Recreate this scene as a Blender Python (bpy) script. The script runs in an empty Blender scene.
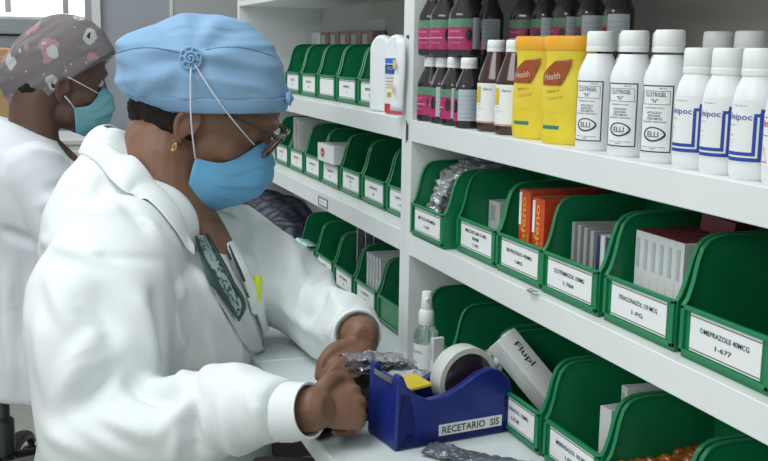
import bpy, bmesh, math, random
from mathutils import Vector, Matrix, noise
from mathutils.bvhtree import BVHTree
random.seed(7)
C = bpy.context.scene.collection
H = 1.18                      # camera height above the floor; z in this script is measured from the camera unless said
PI = math.pi

# ---------------- camera ----------------
cam_data = bpy.data.cameras.new('camera'); cam = bpy.data.objects.new('camera', cam_data); C.objects.link(cam)
_R = Vector((0.3285, 0.9444, 0.0161)); 
yaw, pit, rol = 1.2357, 0.1687, 0.0163
_F = Vector((-math.sin(yaw)*math.cos(pit), math.cos(yaw)*math.cos(pit), -math.sin(pit)))
_r = Vector((math.cos(yaw), math.sin(yaw), 0)); _u = _r.cross(_F)
_R = _r*math.cos(rol)+_u*math.sin(rol); _U = -_r*math.sin(rol)+_u*math.cos(rol)
M4 = Matrix((( _R.x, _U.x, -_F.x, 0), (_R.y, _U.y, -_F.y, -0.54), (_R.z, _U.z, -_F.z, H), (0,0,0,1)))
cam.matrix_world = M4
cam_data.sensor_width = 36; cam_data.lens = 1061.8/768*36; cam_data.clip_start = .02
bpy.context.scene.camera = cam
# ---------------- light ----------------
sc = bpy.context.scene
sc.view_settings.view_transform = 'Standard'; sc.view_settings.look = 'None'
sc.view_settings.gamma = 1; sc.view_settings.use_curve_mapping = False
sc.view_settings.exposure = -0.08
w = bpy.data.worlds.new('world'); sc.world = w; w.use_nodes = True
w.node_tree.nodes['Background'].inputs[0].default_value = (.92, .98, .98, 1)
_nt = w.node_tree; _bg = _nt.nodes['Background']; _tc = _nt.nodes.new('ShaderNodeTexCoord'); _sp = _nt.nodes.new('ShaderNodeSeparateXYZ')
_rp = _nt.nodes.new('ShaderNodeMapRange'); _rp.inputs[1].default_value = -.80; _rp.inputs[2].default_value = -.93; _rp.inputs[3].default_value = .57; _rp.inputs[4].default_value = 1.7
_nt.links.new(_tc.outputs['Generated'], _sp.inputs[0]); _nt.links.new(_sp.outputs[0], _rp.inputs[0]); _nt.links.new(_rp.outputs[0], _bg.inputs[1])   # daylight outside the far window
def area(name, loc, size, power, rot=(0,0,0), col=(1,1,1)):
    l = bpy.data.lights.new(name, 'AREA'); l.shape = 'RECTANGLE'; l.size, l.size_y = size; l.energy = power; l.color = col
    o = bpy.data.objects.new(name, l); C.objects.link(o); o.location = loc; o.rotation_euler = rot
    return o
area('ceiling_lamp_light', (-1.0, -.95, 2.55), (1.5, .7), 22, (math.radians(12),0,0), (.95,.99,1))
area('ceiling_lamp_light', (.1, -2.3, 2.2), (1.3, .7), 17, (math.radians(52),0,math.radians(18)), (1,.99,.97))
area('ceiling_lamp_light', (-3.4, -1.0, 2.55), (1.4, .7), 22, (0,0,0), (.95,.99,1))

# ---------------- materials ----------------
def mat(name, col, rough=.5, metal=0, spec=.5, var=0, vscale=8, bump=0, bscale=60, trans=0, alpha=1, coat=0, sss=0, emit=0):
    m = bpy.data.materials.new(name); m.use_nodes = True; nt = m.node_tree; b = nt.nodes['Principled BSDF']
    b.inputs['Roughness'].default_value = rough; b.inputs['Metallic'].default_value = metal
    b.inputs['Specular IOR Level'].default_value = spec
    b.inputs['Transmission Weight'].default_value = trans; b.inputs['Alpha'].default_value = alpha
    b.inputs['Coat Weight'].default_value = coat; b.inputs['Coat Roughness'].default_value = .15
    if sss: b.inputs['Subsurface Weight'].default_value = sss; b.inputs['Subsurface Radius'].default_value = (.01,.004,.002)
    c = (*col, 1)
    tc = nt.nodes.new('ShaderNodeTexCoord')
    if emit:
        b.inputs['Emission Color'].default_value = c; b.inputs['Emission Strength'].default_value = emit
    n = nt.nodes.new('ShaderNodeTexNoise'); n.inputs['Scale'].default_value = vscale; n.inputs['Detail'].default_value = 4
    nt.links.new(tc.outputs['Object'], n.inputs['Vector'])
    v = max(var, .03)
    r = nt.nodes.new('ShaderNodeValToRGB'); r.color_ramp.elements[0].position = .3; r.color_ramp.elements[1].position = .7
    r.color_ramp.elements[0].color = tuple(max(0, x*(1-v)) for x in col)+(1,)
    r.color_ramp.elements[1].color = tuple(min(1, x*(1+v)) for x in col)+(1,)
    nt.links.new(n.outputs['Fac'], r.inputs[0]); nt.links.new(r.outputs[0], b.inputs['Base Color'])
    if bump:
        n2 = nt.nodes.new('ShaderNodeTexNoise'); n2.inputs['Scale'].default_value = bscale; n2.inputs['Detail'].default_value = 5
        nt.links.new(tc.outputs['Object'], n2.inputs['Vector'])
        bp = nt.nodes.new('ShaderNodeBump'); bp.inputs['Strength'].default_value = bump; bp.inputs['Distance'].default_value = .01
        nt.links.new(n2.outputs['Fac'], bp.inputs['Height']); nt.links.new(bp.outputs[0], b.inputs['Normal'])
    return m
WHITE_SHELF = mat('white_laminate', (.72,.755,.75), .38, var=.04, vscale=5, bump=.03, bscale=25)
COUNTER = mat('counter_laminate', (.70,.76,.76), .3, var=.05, vscale=3)
SHELF_BACK = mat('shelf_back_panel', (.52,.51,.48), .6, var=.06, vscale=3)
GREEN = mat('green_plastic', (.006,.20,.075), .36, var=.12, vscale=14, bump=.03, bscale=30)
PAPER = mat('white_paper', (.78,.80,.80), .6, var=.03)
INK = mat('black_ink', (.035,.04,.05), .6)
INKGREY = mat('grey_ink', (.22,.23,.25), .6)
CLOTH = mat('white_coat_cloth', (.80,.845,.85), .8, spec=.25, var=.03, vscale=6, bump=.06, bscale=45)
CLOTH2 = mat('white_tunic_cloth', (.76,.79,.83), .8, spec=.25, var=.03, vscale=6, bump=.08, bscale=40)
INNER = mat('inner_shirt_cloth', (.66,.70,.70), .8, spec=.2, var=.04, bump=.05, bscale=30)
SKIN = mat('brown_skin', (.215,.112,.070), .5, spec=.4, var=.16, vscale=16, bump=.08, bscale=120, sss=.08)
SKIN2 = mat('dark_brown_skin', (.125,.068,.05), .5, spec=.4, var=.12, vscale=16, bump=.05, bscale=120, sss=.06)
HAIR = mat('dark_hair', (.018,.014,.013), .75, spec=.2, var=.4, vscale=60, bump=.6, bscale=180)
CAPBLUE = mat('blue_cap_cloth', (.255,.425,.63), .8, spec=.2, var=.05, vscale=12, bump=.08, bscale=60)
MASKBLUE = mat('blue_mask_fabric', (.15,.41,.66), .7, spec=.25, var=.08, vscale=18, bump=.05, bscale=200)
MASKTEAL = mat('teal_mask_fabric', (.17,.40,.47), .7, spec=.25, var=.08, vscale=18, bump=.05, bscale=200)
STRAP = mat('white_elastic', (.72,.76,.80), .7)
BLUEPL = mat('navy_blue_plastic', (.012,.024,.20), .33, var=.15, vscale=18)
YELLOWPL = mat('yellow_plastic', (.66,.50,.03), .45, var=.12, vscale=30)
BLACKPL = mat('black_plastic', (.012,.012,.014), .42, var=.2)
DARKMETAL = mat('dark_steel', (.10,.11,.12), .35, metal=.7)
STEEL = mat('steel', (.55,.56,.56), .3, metal=.9)
BEIGEPL = mat('tape_edge', (.60,.62,.58), .35, var=.05)
TAPECORE = mat('tape_core_plastic', (.03,.018,.03), .18, coat=.6)
WHITEPL = mat('white_bottle_plastic', (.80,.83,.84), .35, var=.02, sss=.0)
CAPPL = mat('white_cap_plastic', (.82,.84,.83), .45, var=.02)
DARKGLASS = mat('dark_glass', (.022,.017,.022), .12, coat=.4)
BROWNGLASS = mat('brown_glass', (.045,.018,.012), .12, coat=.4)
PINK = mat('magenta_label', (.38,.025,.12), .4, var=.25, vscale=60)
GREENLAB = mat('pale_green_label', (.11,.24,.15), .4, var=.2, vscale=60)
GREYLAB = mat('pale_grey_label', (.42,.50,.54), .45, var=.05)
BLUELAB = mat('blue_label_print', (.02,.06,.33), .4)
YELB = mat('yellow_bottle_plastic', (.76,.60,.035), .35, var=.10, vscale=22)
ORCAP = mat('orange_yellow_cap', (.80,.38,.02), .4, var=.06)
BROWNP = mat('brown_print', (.30,.06,.012), .45, var=.2, vscale=90)
TEALP = mat('teal_print', (.03,.20,.14), .5)
TANP = mat('tan_print', (.50,.27,.06), .5)
REDP = mat('red_print', (.55,.03,.03), .45)
MAROON = mat('maroon_card', (.16,.012,.022), .4, var=.15, vscale=40)
ORANGECARD = mat('orange_red_card', (.60,.065,.015), .4, var=.12, vscale=50)
CARD = mat('white_card', (.68,.70,.69), .5, var=.04)
GREYCARD = mat('grey_card', (.35,.37,.37), .5, var=.06)
NAVYCARD = mat('navy_print', (.02,.035,.12), .45)
FOIL = mat('silver_foil', (.50,.51,.55), .3, metal=.85, var=.2, vscale=30, bump=.5, bscale=70)
CLEARBAG = mat('clear_plastic_bag', (.75,.80,.80), .12, alpha=.32, spec=.9, bump=.4, bscale=60)
AMBER = mat('amber_capsule', (.33,.085,.005), .08, coat=1.0, var=.3, vscale=90)
CLEARPL = mat('clear_bottle_plastic', (.80,.88,.86), .08, trans=.9, alpha=.55, spec=.6)
LIQUID = mat('clear_gel', (.70,.80,.78), .05, trans=.9, alpha=.5)
NEON = mat('neon_yellow_plastic', (.62,.78,.02), .4)
GLASSFRAME = mat('brown_glasses_frame', (.055,.028,.022), .25, coat=.3)
LENS = mat('spectacle_lens', (.12,.07,.06), .05, alpha=.5, spec=.9)
WALLM = mat('grey_wall_paint', (.36,.385,.42), .7, var=.03, vscale=2)
WALLP = mat('pale_panel_paint', (.42,.43,.43), .6, var=.04, vscale=2)
FLOORM = mat('grey_floor_tile', (.42,.44,.41), .35, var=.08, vscale=3)
WOOD = mat('tan_wood', (.42,.27,.13), .5, var=.2, vscale=4)
GREYBLIND = mat('grey_cabinet_paint', (.30,.33,.34), .5, var=.05)
CREAM = mat('cream_paint', (.72,.73,.72), .5, var=.03)

# ---------------- mesh helpers ----------------
class MB:
    def __init__(s): s.v = []; s.f = []
    def add(s, vs, fs, M=None):
        o = len(s.v); s.v += [tuple(M @ Vector(p)) if M else tuple(p) for p in vs]; s.f += [tuple(i+o for i in f) for f in fs]; return s
    def box(s, x0, x1, y0, y1, z0, z1, M=None):
        vs = [(x,y,z) for x in (x0,x1) for y in (y0,y1) for z in (z0,z1)]
        return s.add(vs, [(0,1,3,2),(4,6,7,5),(0,4,5,1),(2,3,7,6),(0,2,6,4),(1,5,7,3)], M)
    def prism(s, poly, t0, t1, axis='x', M=None):
        n = len(poly)
        def P(a, b, t): return (t,a,b) if axis == 'x' else ((a,t,b) if axis == 'y' else (a,b,t))
        vs = [P(a,b,t0) for a,b in poly]+[P(a,b,t1) for a,b in poly]
        return s.add(vs, [tuple(range(n))[::-1], tuple(range(n,2*n))]+[(i,(i+1)%n,n+(i+1)%n,n+i) for i in range(n)], M)
    def rings(s, rs, cap0=True, cap1=True, M=None):
        n = len(rs[0]); vs = [p for r in rs for p in r]; fs = []
        for k in range(len(rs)-1):
            for i in range(n):
                j = (i+1) % n; fs.append((k*n+i, k*n+j, (k+1)*n+j, (k+1)*n+i))
        if cap0: fs.append(tuple(range(n))[::-1])
        if cap1: fs.append(tuple(range((len(rs)-1)*n, len(rs)*n)))
        return s.add(vs, fs, M)
    def lathe(s, prof, n=32, M=None, sx=1, sy=1, cap=True, expo=2):
        rs = []
        for r, z in prof:
            ring = []
            for i in range(n):
                a = 2*PI*i/n; c, q = math.cos(a), math.sin(a)
                if expo != 2: c = math.copysign(abs(c)**(2/expo), c); q = math.copysign(abs(q)**(2/expo), q)
                ring.append((r*c*sx, r*q*sy, z))
            rs.append(ring)
        return s.rings(rs, cap, cap, M)
    def sector(s, prof, a0, a1, n=14, M=None, sx=1, sy=1):
        vs = []; fs = []; m = len(prof)
        for i in range(n+1):
            a = a0+(a1-a0)*i/n
            for r, z in prof: vs.append((r*math.sin(a)*sx, -r*math.cos(a)*sy, z))
        for i in range(n):
            for k in range(m-1): fs.append((i*m+k, (i+1)*m+k, (i+1)*m+k+1, i*m+k+1))
        return s.add(vs, fs, M)
    def ell(s, c, r, n=24, m=14, M=None):
        rs = []
        for k in range(1, m):
            t = PI*k/m-PI/2
            rs.append([(c[0]+r[0]*math.cos(t)*math.cos(2*PI*i/n), c[1]+r[1]*math.cos(t)*math.sin(2*PI*i/n), c[2]+r[2]*math.sin(t)) for i in range(n)])
        return s.rings(rs, True, True, M)
    def tube(s, pts, rad, n=12, M=None, sub=4, flat=1.0, closed_round=True):
        P, Rr = spline(pts, rad, sub)
        rs = []; up = None
        for i, p in enumerate(P):
            t = (P[min(i+1, len(P)-1)]-P[max(i-1, 0)]).normalized()
            if up is None:
                up = t.cross(Vector((0,0,1)));  up = up if up.length > .1 else t.cross(Vector((0,1,0))); up.normalize()
            up = (up-t*up.dot(t)).normalized(); w_ = t.cross(up)
            rs.append([tuple(p+up*(Rr[i]*math.cos(2*PI*k/n))+w_*(Rr[i]*flat*math.sin(2*PI*k/n))) for k in range(n)])
        if closed_round:
            def dome(p, t, r, ring, sgn):
                out = []
                for q in (.5, .85):
                    cc = Vector(p)+t*sgn*r*q; f = math.sqrt(1-q*q)
                    out.append([tuple(cc+(Vector(x)-Vector(p))*f) for x in ring])
                return out
            t0 = (P[1]-P[0]).normalized(); t1 = (P[-1]-P[-2]).normalized()
            rs = dome(P[0], t0, Rr[0], rs[0], -1)[::-1]+rs+dome(P[-1], t1, Rr[-1], rs[-1], 1)
        return s.rings(rs, True, True, M)
    def grid(s, rows, M=None):
        m = len(rows[0]); vs = [p for r in rows for p in r]
        fs = [(k*m+i, k*m+i+1, (k+1)*m+i+1, (k+1)*m+i) for k in range(len(rows)-1) for i in range(m-1)]
        return s.add(vs, fs, M)
    def mesh(s, name):
        me = bpy.data.meshes.new(name); me.from_pydata(s.v, [], s.f)
        bm = bmesh.new(); bm.from_mesh(me); bmesh.ops.recalc_face_normals(bm, faces=bm.faces); bm.to_mesh(me); bm.free()
        return me
    def build(s, name, m, parent=None, loc=(0,0,0), smooth=False, bevel=0, solid=0, seg=2, rotz=0, sub=0, angle=40):
        return link(name, s.mesh(name), m, parent, loc, smooth, bevel, solid, seg, rotz, sub, angle)
def link(name, me, m, parent=None, loc=(0,0,0), smooth=False, bevel=0, solid=0, seg=2, rotz=0, sub=0, angle=40):
    o = bpy.data.objects.new(name, me); C.objects.link(o)
    if m: me.materials.append(m)
    if parent: o.parent = parent; o.location = loc
    else: o.location = (loc[0], loc[1], loc[2]+H)
    o.rotation_euler = (0,0,rotz)
    if solid: d = o.modifiers.new('s', 'SOLIDIFY'); d.thickness = solid; d.offset = 0
    if bevel: d = o.modifiers.new('b', 'BEVEL'); d.width = bevel; d.segments = seg; d.limit_method = 'ANGLE'; d.angle_limit = math.radians(35)
    if sub: d = o.modifiers.new('u', 'SUBSURF'); d.levels = sub; d.render_levels = sub
    if smooth or bevel:
        for p in me.polygons: p.use_smooth = True
        try: me.set_sharp_from_angle(angle=math.radians(angle))
        except Exception: pass
    return o
def spline(pts, rad, sub):
    pts = [Vector(p) for p in pts]; n = len(pts)
    if not hasattr(rad, '__len__'): rad = [rad]*n
    P = []; Q = []
    for i in range(n-1):
        p0, p1, p2, p3 = pts[max(i-1,0)], pts[i], pts[i+1], pts[min(i+2,n-1)]
        for k in range(sub):
            t = k/sub
            P.append(.5*((2*p1)+(p2-p0)*t+(2*p0-5*p1+4*p2-p3)*t*t+(-p0+3*p1-3*p2+p3)*t**3)); Q.append(rad[i]+(rad[i+1]-rad[i])*(t*t*(3-2*t)))
    P.append(pts[-1]); Q.append(rad[-1]); return P, Q
def tag(o, label, cat, group=None, kind=None):
    o['label'] = label; o['category'] = cat
    if group: o['group'] = group
    if kind: o['kind'] = kind
    return o
def thing(name, label, cat, loc, rotz=0, group=None):
    o = bpy.data.objects.new(name, None); C.objects.link(o); o.location = (loc[0], loc[1], loc[2]+H); o.rotation_euler = (0,0,rotz)
    o.empty_display_size = .02
    return tag(o, label, cat, group)
def struct(name, mb, m, bevel=0, smooth=False):
    o = mb.build(name, m, None, (0,0,0), smooth, bevel); o['kind'] = 'structure'; return o
def remeshed(mb, voxel, smooth=3, name='m'):
    me = mb.mesh(name); o = bpy.data.objects.new('tmp', me); C.objects.link(o)
    d = o.modifiers.new('r', 'REMESH'); d.mode = 'VOXEL'; d.voxel_size = voxel; d.use_smooth_shade = True
    if smooth: e = o.modifiers.new('s', 'SMOOTH'); e.factor = .5; e.iterations = smooth
    dg = bpy.context.evaluated_depsgraph_get(); r = bpy.data.meshes.new_from_object(o.evaluated_get(dg)); r.name = name
    bpy.data.objects.remove(o); return r
def text_mesh(s, w_, h_=None):
    cu = bpy.data.curves.new('t', 'FONT'); cu.body = s; cu.size = 1; cu.resolution_u = 2; cu.align_x = 'CENTER'; cu.align_y = 'CENTER'; cu.offset = .012
    o = bpy.data.objects.new('t', cu); C.objects.link(o)
    dg = bpy.context.evaluated_depsgraph_get(); me = bpy.data.meshes.new_from_object(o.evaluated_get(dg)); bpy.data.objects.remove(o)
    xs = [v.co.x for v in me.vertices]; ys = [v.co.y for v in me.vertices]
    if not xs: return [], []
    x0, x1, y0, y1 = min(xs), max(xs), min(ys), max(ys); sx = w_/(x1-x0); sy = (h_/(y1-y0)) if h_ else sx
    V = [((v.co.x-(x0+x1)/2)*sx, (v.co.y-(y0+y1)/2)*sy) for v in me.vertices]; Fc = [tuple(p.vertices) for p in me.polygons]
    bpy.data.meshes.remove(me); return V, Fc
def text_flat(mb, s, w_, h_, M):      # local: x right, z up, facing -y
    V, Fc = text_mesh(s, w_, h_); mb.add([(x,0,y) for x,y in V], Fc, M)
def text_round(mb, s, w_, h_, r, z, a0=0, sx=1, sy=1):
    V, Fc = text_mesh(s, w_, h_); mb.add([(r*math.sin(x/r+a0)*sx, -r*math.cos(x/r+a0)*sy, y+z) for x,y in V], Fc)
T = Matrix.Translation
def Rz(a): return Matrix.Rotation(a, 4, 'Z')
def Rx(a): return Matrix.Rotation(a, 4, 'X')
def Ry(a): return Matrix.Rotation(a, 4, 'Y')

# ---------------- the room and the shelving ----------------
ZC, ZM, ZU, ZT = -.461, -.2664, -.0994, .100      # counter top, middle shelf, upper shelf, underside of top shelf
XL, XP0, XP1, XR = -2.70, -1.4776, -1.4376, -.30
YB = .216                                          # back of the shelving
struct('floor', MB().box(-5.4, .9, -2.6, .6, -H-.05, -H), FLOORM)
struct('wall_back', MB().box(-5.4, .9, .60, .68, -H, 1.45), WALLM)
# far wall with the window opening
wl = MB(); WX = -5.2
wl.box(WX-.1, WX, -2.6, .6, -H, .108); wl.box(WX-.1, WX, -2.6, .6, 1.0, 1.45)
wl.box(WX-.1, WX, -.14, .6, .108, 1.0); wl.box(WX-.1, WX, -2.6, -2.0, .108, 1.0)
struct('wall_left', wl, WALLM)
struct('wall_column', MB().box(WX, -4.5, -.215, .60, -H, 1.45), WALLM)
struct('trim_1', MB().box(-4.503, -4.47, -.232, -.200, -H, 1.45), CREAM)
struct('trim_2', MB().box(-4.50, -4.485, .078, .090, -H, 1.45), CREAM)
struct('trim_3', MB().box(-4.50, -4.49, .090, .60, -H, 1.45), WALLP)
wf = MB()
for y in (-1.98,-1.25,-.62,-.145): wf.box(WX-.07, WX-.01, y-.012, y+.012, .108, 1.0)
wf.box(WX-.07, WX-.01, -2.0, -.14, .108, .122); wf.box(WX-.07, WX-.01, -2.0, -.14, .96, 1.0)
wo = struct('window_1', wf, CREAM, bevel=.003)
for y in (-.55,-.30): 
    MB().box(-.012, .012, -.012, .012, -.10, .10).build('window_handle', STEEL, wo, (WX+.01-0, y, .24), bevel=.003)
MB().box(WX-.045, WX-.04, -2.0, -.14, .115, .98).build('pane', mat('window_glass', (.9,.95,.97), .02, trans=1, alpha=.25), wo)
struct('trim_4', MB().box(WX, WX+.22, -2.4, -.215, .040, .058).box(WX, WX+.20, -2.4, -.215, -.02, .035), GREYBLIND, bevel=.004)
# wooden cabinet and pale cabinet at the far wall
t = thing('wooden_cabinet', 'tan wooden cabinet at the far left behind the colleague', 'cabinet', (-3.9, -.905, -H))
MB().box(-.25,.25,-.45,.36,0,1.165).build('body', WOOD, t, bevel=.006)
for y0,y1 in ((-.44,-.05),(-.03,.35)):
    d = MB().box(.25,.268,y0,y1,.05,1.14).build('door', WOOD, t, bevel=.004); MB().box(.268,.28,y1-.05,y1-.035,.6,.72).build('handle', STEEL, d, bevel=.002)
t = thing('white_cabinet', 'low white cabinet by the grey column beyond the colleague', 'cabinet', (-4.22, -.31, -H))
MB().box(-.2,.2,-.20,.165,0,.82).build('body', CREAM, t, bevel=.006)
MB().box(-.21,.21,-.21,.175,.82,.84).build('top', CREAM, t, bevel=.004)
d = MB().box(.2,.218,-.19,.08,.05,.80).build('door', CREAM, t, bevel=.004); MB().box(.218,.23,.03,.045,.45,.6).build('handle', STEEL, d, bevel=.002)
MB().box(.2,.218,.10,.155,.05,.80).build('side_door', CREAM, t, bevel=.004)

# counter (two worktops meeting at the seam)
for x0, x1, lab in ((-3.1,-1.5025,'white laminate worktop left of the seam, under the left arm'),(-1.5005,XR,'white laminate worktop right of the seam, carrying the tape dispenser')):
    t = thing('worktop', lab, 'counter', ((x0+x1)/2, .06, ZC))
    h_ = (x1-x0)/2
    MB().box(-h_,h_,-.275,.50,-.03,0).build('slab', COUNTER, t, bevel=.003)
    for sx in (-h_+.02, h_-.04): MB().box(sx,sx+.02,.05,.47,-.03-.689,-.03).build('support_panel', COUNTER, t, bevel=.002)

def shelf_unit(x0, x1, label, pins):
    t = thing('shelving_unit', label, 'shelf', ((x0+x1)/2, 0, ZC+.0005)); c = (x0+x1)/2
    a, b = x0-c, x1-c; z = lambda q: q-ZC
    MB().box(a, a+.02, 0, YB, 0, 1.0).build('side_panel', WHITE_SHELF, t, bevel=.001)
    MB().box(b-.02, b, 0, YB, 0, 1.0).build('side_panel', WHITE_SHELF, t, bevel=.001)
    MB().box(a+.02, b-.02, YB-.006, YB, 0, 1.0).build('back_panel', SHELF_BACK, t)
    for zz, th in ((ZM,.0315),(ZU,.0315),(ZT+.012,.012),(.40,.03)):
        MB().box(a+.02, b-.02, 0.0, YB-.006, z(zz)-th, z(zz)).build('shelf_board', WHITE_SHELF, t, bevel=.001)
    return t
uL = shelf_unit(XL, (XP0+XP1)/2, 'white shelving unit on the left with boxes and green bins, reaching behind the blue cap', 0)
uR = shelf_unit((XP0+XP1)/2+.0005, XR, 'white shelving unit on the right holding the syrup bottles and large bins', 0)
cL = (XL+(XP0+XP1)/2)/2; cR = ((XP0+XP1)/2+XR)/2
# fittings that belong to the units
f = MB().box(-.002,.0,0,0,0,0)
lh = MB(); w2,h2 = .030,.0085
lh.box(-w2,w2,-.0022,-.0002,-h2,-h2+.0015).box(-w2,w2,-.0022,-.0002,h2-.0015,h2).box(-w2,-w2+.0015,-.0022,-.0002,-h2,h2).box(w2-.0015,w2,-.0022,-.0002,-h2,h2)
o = lh.build('label_holder', INKGREY, uL, ((-1.8980,0.0000,-0.2842)[0]-cL, 0, (-1.8980,0.0000,-0.2842)[2]-ZC), bevel=.0003)
lt = MB(); lt.box(-.026,.026,-.0012,-.0006,-.0055,.0055); lt.build('paper_insert', PAPER, o)
lt = MB(); text_flat(lt, 'Gaveta  12', .036, .004, T((-.003,-.0016,0))); lt.build('lettering', INKGREY, o)
o = MB().tube([(0,0,0),(0,-.006,0)], [.010,.006], n=16, sub=1, closed_round=False).build('shelf_bolt', STEEL, uR, ((-1.0380,0.0000,-0.2635)[0]-cR, 0, (-1.0380,0.0000,-0.2635)[2]-ZC), smooth=True)
o.scale = (1.25,1,.22)
MB().box(-.004,.004,-.0015,.001,-.002,.002).build('peg_hole', INK, uL, ((-1.4573,0.0000,0.0185)[0]-cL-.001, 0, (-1.4573,0.0000,0.0185)[2]-ZC))
MB().box(-.0012,.0012,-.0008,.001,-.016,.016).build('joint_gap', INK, uR, (XP0/2+XP1/2-cR-.0, 0, (-1.4599,0.0000,-0.1183)[2]-ZC))
MB().box(-.0015,.0015,-.0015,.001,-.012,.012).build('joint_bracket', DARKMETAL, uR, (XP0/2+XP1/2-cR+.006, 0, (-1.4599,0.0000,-0.1183)[2]-ZC))

# ---------------- green bins ----------------
BW, BD, BH, LIP = .129, .130, .107, .0475
def bin_profile(off=0):
    # side outline in (y,z): low front lip, then the curve up to the rim
    pts = [(0+off,0),(BD-off,0),(BD-off,BH)]
    pts += [(.042,BH),(.031,BH-.0012),(.023,BH-.0045),(.017,BH-.011),(.013,BH-.022),(.0085,LIP+.018),(.004,LIP+.005),(off,LIP)]
    return pts
def make_bin(name, label, x, y, z, texts, group, rotz=0, lab=True, blank=False, d=None):
    t = thing(name, label, 'bin', (x, y, z+.0006), rotz, group)
    b = MB(); th = .0022; bt = .004     # slight taper: the bottom is narrower
    for sx in (-1, 1):
        P = bin_profile(); n = len(P)
        vs = []
        for s2 in (0, th):
            for a, c in P:
                w_ = BW/2-bt*(1-c/BH)-s2; vs.append((sx*w_, a, c))
        b.add(vs, [tuple(range(n)), tuple(range(n,2*n))[::-1]]+[(i,(i+1)%n,n+(i+1)%n,n+i) for i in range(n)])
    b.box(-BW/2+bt, BW/2-bt, 0, BD, 0, .0025); b.box(-BW/2+.001, BW/2-.001, BD-.0025, BD, 0, BH)
    o = b.build('body', GREEN, t)
    # raised rim running along both side edges, the lip and the back
    for sx in (-1, 1):
        r = MB(); path = [(.0,LIP-.001),(.004,LIP+.005),(.0085,LIP+.018),(.013,BH-.022),(.017,BH-.011),(.023,BH-.0045),(.031,BH-.0012),(.042,BH),(BD-.001,BH)]
        rs = []
        for k,(a,c) in enumerate(path):
            p0 = path[max(k-1,0)]; p1 = path[min(k+1,len(path)-1)]; ta = Vector((p1[0]-p0[0], p1[1]-p0[1])).normalized(); nx, nz = -ta.y, ta.x
            w0 = BW/2-bt*(1-c/BH)
            rs.append([(sx*(w0-.0052), a, c), (sx*(w0-.0052), a+nx*.0016, c+nz*.0016), (sx*(w0+.0004), a+nx*.0016, c+nz*.0016), (sx*(w0+.0004), a-nx*.001, c-nz*.001)])
        r.rings(rs).build('rim', GREEN, t, bevel=.0005)
    f = MB()
    f.box(-BW/2+.0036, BW/2-.0036, -.0005, .0025, 0, LIP)
    fw = BW/2-.004
    f.box(-fw, fw, -.0035, .0, LIP-.0035, LIP+.0006); f.box(-fw, fw, -.0035, .0, .0045, .0085)
    f.box(-fw, -fw+.005, -.0035, 0, .0045, LIP); f.box(fw-.005, fw, -.0035, 0, .0045, LIP)
    f.build('front_panel', GREEN, t, bevel=.0006)
    if lab:
        l = MB().box(-.0475,.0475,-.0014,-.0007,.0095,.0432).build('label', PAPER, t)
        k = MB().box(-.0475,.0475,-.0018,-.0014,.0405,.0411).box(-.0475,.0475,-.0018,-.0014,.0112,.0118)
        if not blank:
            y0 = .031 if len(texts) < 3 else .034
            for i, s in enumerate(texts):
                w_ = min(.066, .0048*len(s)); 
                if i == len(texts)-1: w_ = min(w_, .022)
                text_flat(k, s, w_, .0046 if i < len(texts)-1 else .0042, T((0,-.0019,y0-i*(.0105 if len(texts)<3 else .008))))
        k.build('lettering', INK, l)
    return t
gM = 'green bins on the middle shelf of the right unit'
gL = 'green bins on the counter under the right unit'
gA = 'green bins on the upper shelf of the left unit'
gB = 'green bins on the middle shelf of the left unit'
gC = 'green bins on the counter under the left unit'
def cx(xl): return xl+.012+.0525-.0005
rm = [(-1.432,.0013,['METOCLOPRAMIDA','1.FF'],'green bin right of the post on the middle shelf, stuffed with clear plastic bags'),
      (-1.300,.0173,['MELOXICAM 15 MG','IRPM','1.UN'],'green bin with one small white box, left of the bin of orange boxes'),
      (-1.172,.0162,['IBUPROFENO 400MG','1.MG'],'green bin holding two orange-red boxes on the middle shelf'),
      (-1.048,.0141,['CLOTRIMAZOL 100MG','1.784'],'green bin with grey cards and navy-striped cartons, right of the orange boxes'),
      (-.916,.0155,['ITRACONAZOL 139 MCG','1-FG'],'green bin packed with a row of white maroon-topped boxes'),
      (-.783,.0146,['OMEPRAZOLE 40MCG','1-677'],'nearest green bin on the middle shelf, empty, at the right edge')]
for xl,y,tx,lb in rm: make_bin('storage_bin', lb, cx(xl), y, ZM, tx, gM)
make_bin('storage_bin', 'green bin cut off by the right edge of the photo on the middle shelf', cx(-.650), .0146, ZM, ['LORATADINA 10MG','1-20'], gM)
rl = [(-1.315,.018,['AMOXICILINA 500','1.12'],'green bin on the counter directly behind the tape roll'),
      (-1.168,.018,['FLUCONAZOL 150MG','1.FUR'],'green bin on the counter with the tilted open carton, right of the blue dispenser'),
      (-1.033,.018,['MEBENDAZOL 100 MG','1.FGR'],'green bin on the counter holding one white box, under the shelf bolt'),
      (-.900,.018,['GEMFIBROZILO 600','1.88'],'green bin on the counter filled with amber capsules'),
      (-.767,.018,['ENALAPRIL 10MG','1.34'],'green bin on the counter in the lower right corner, right of the amber capsules')]
rl.append((-1.437,.020,['ACICLOVIR 200','1.3'],'green bin on the counter against the post, behind the spray bottle'))
for xl,y,tx,lb in rl: make_bin('storage_bin', lb, cx(xl), y, ZC, tx, gL).scale = (1 if xl > -1.4 else .93,1,1.06)
ua = [(-1.807,['PREDNISONA','8']),(-1.941,['PARACET.','8']),(-2.075,None),(-2.209,['DICLOFEN','1']),(-2.343,['SALBUT','1'])]
la = ['green bin on the upper left shelf, next to the two white rounded packs','green bin second from the white packs on the upper left shelf','green bin with a blank white label on the upper left shelf','green bin left of the blank-labelled bin on the upper left shelf','green bin on the upper left shelf, half hidden by the blue cap']
for (xl,tx),lb in zip(ua,la): make_bin('storage_bin', lb, cx(xl), .038, ZU, tx or [], gA, blank=tx is None)
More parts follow.
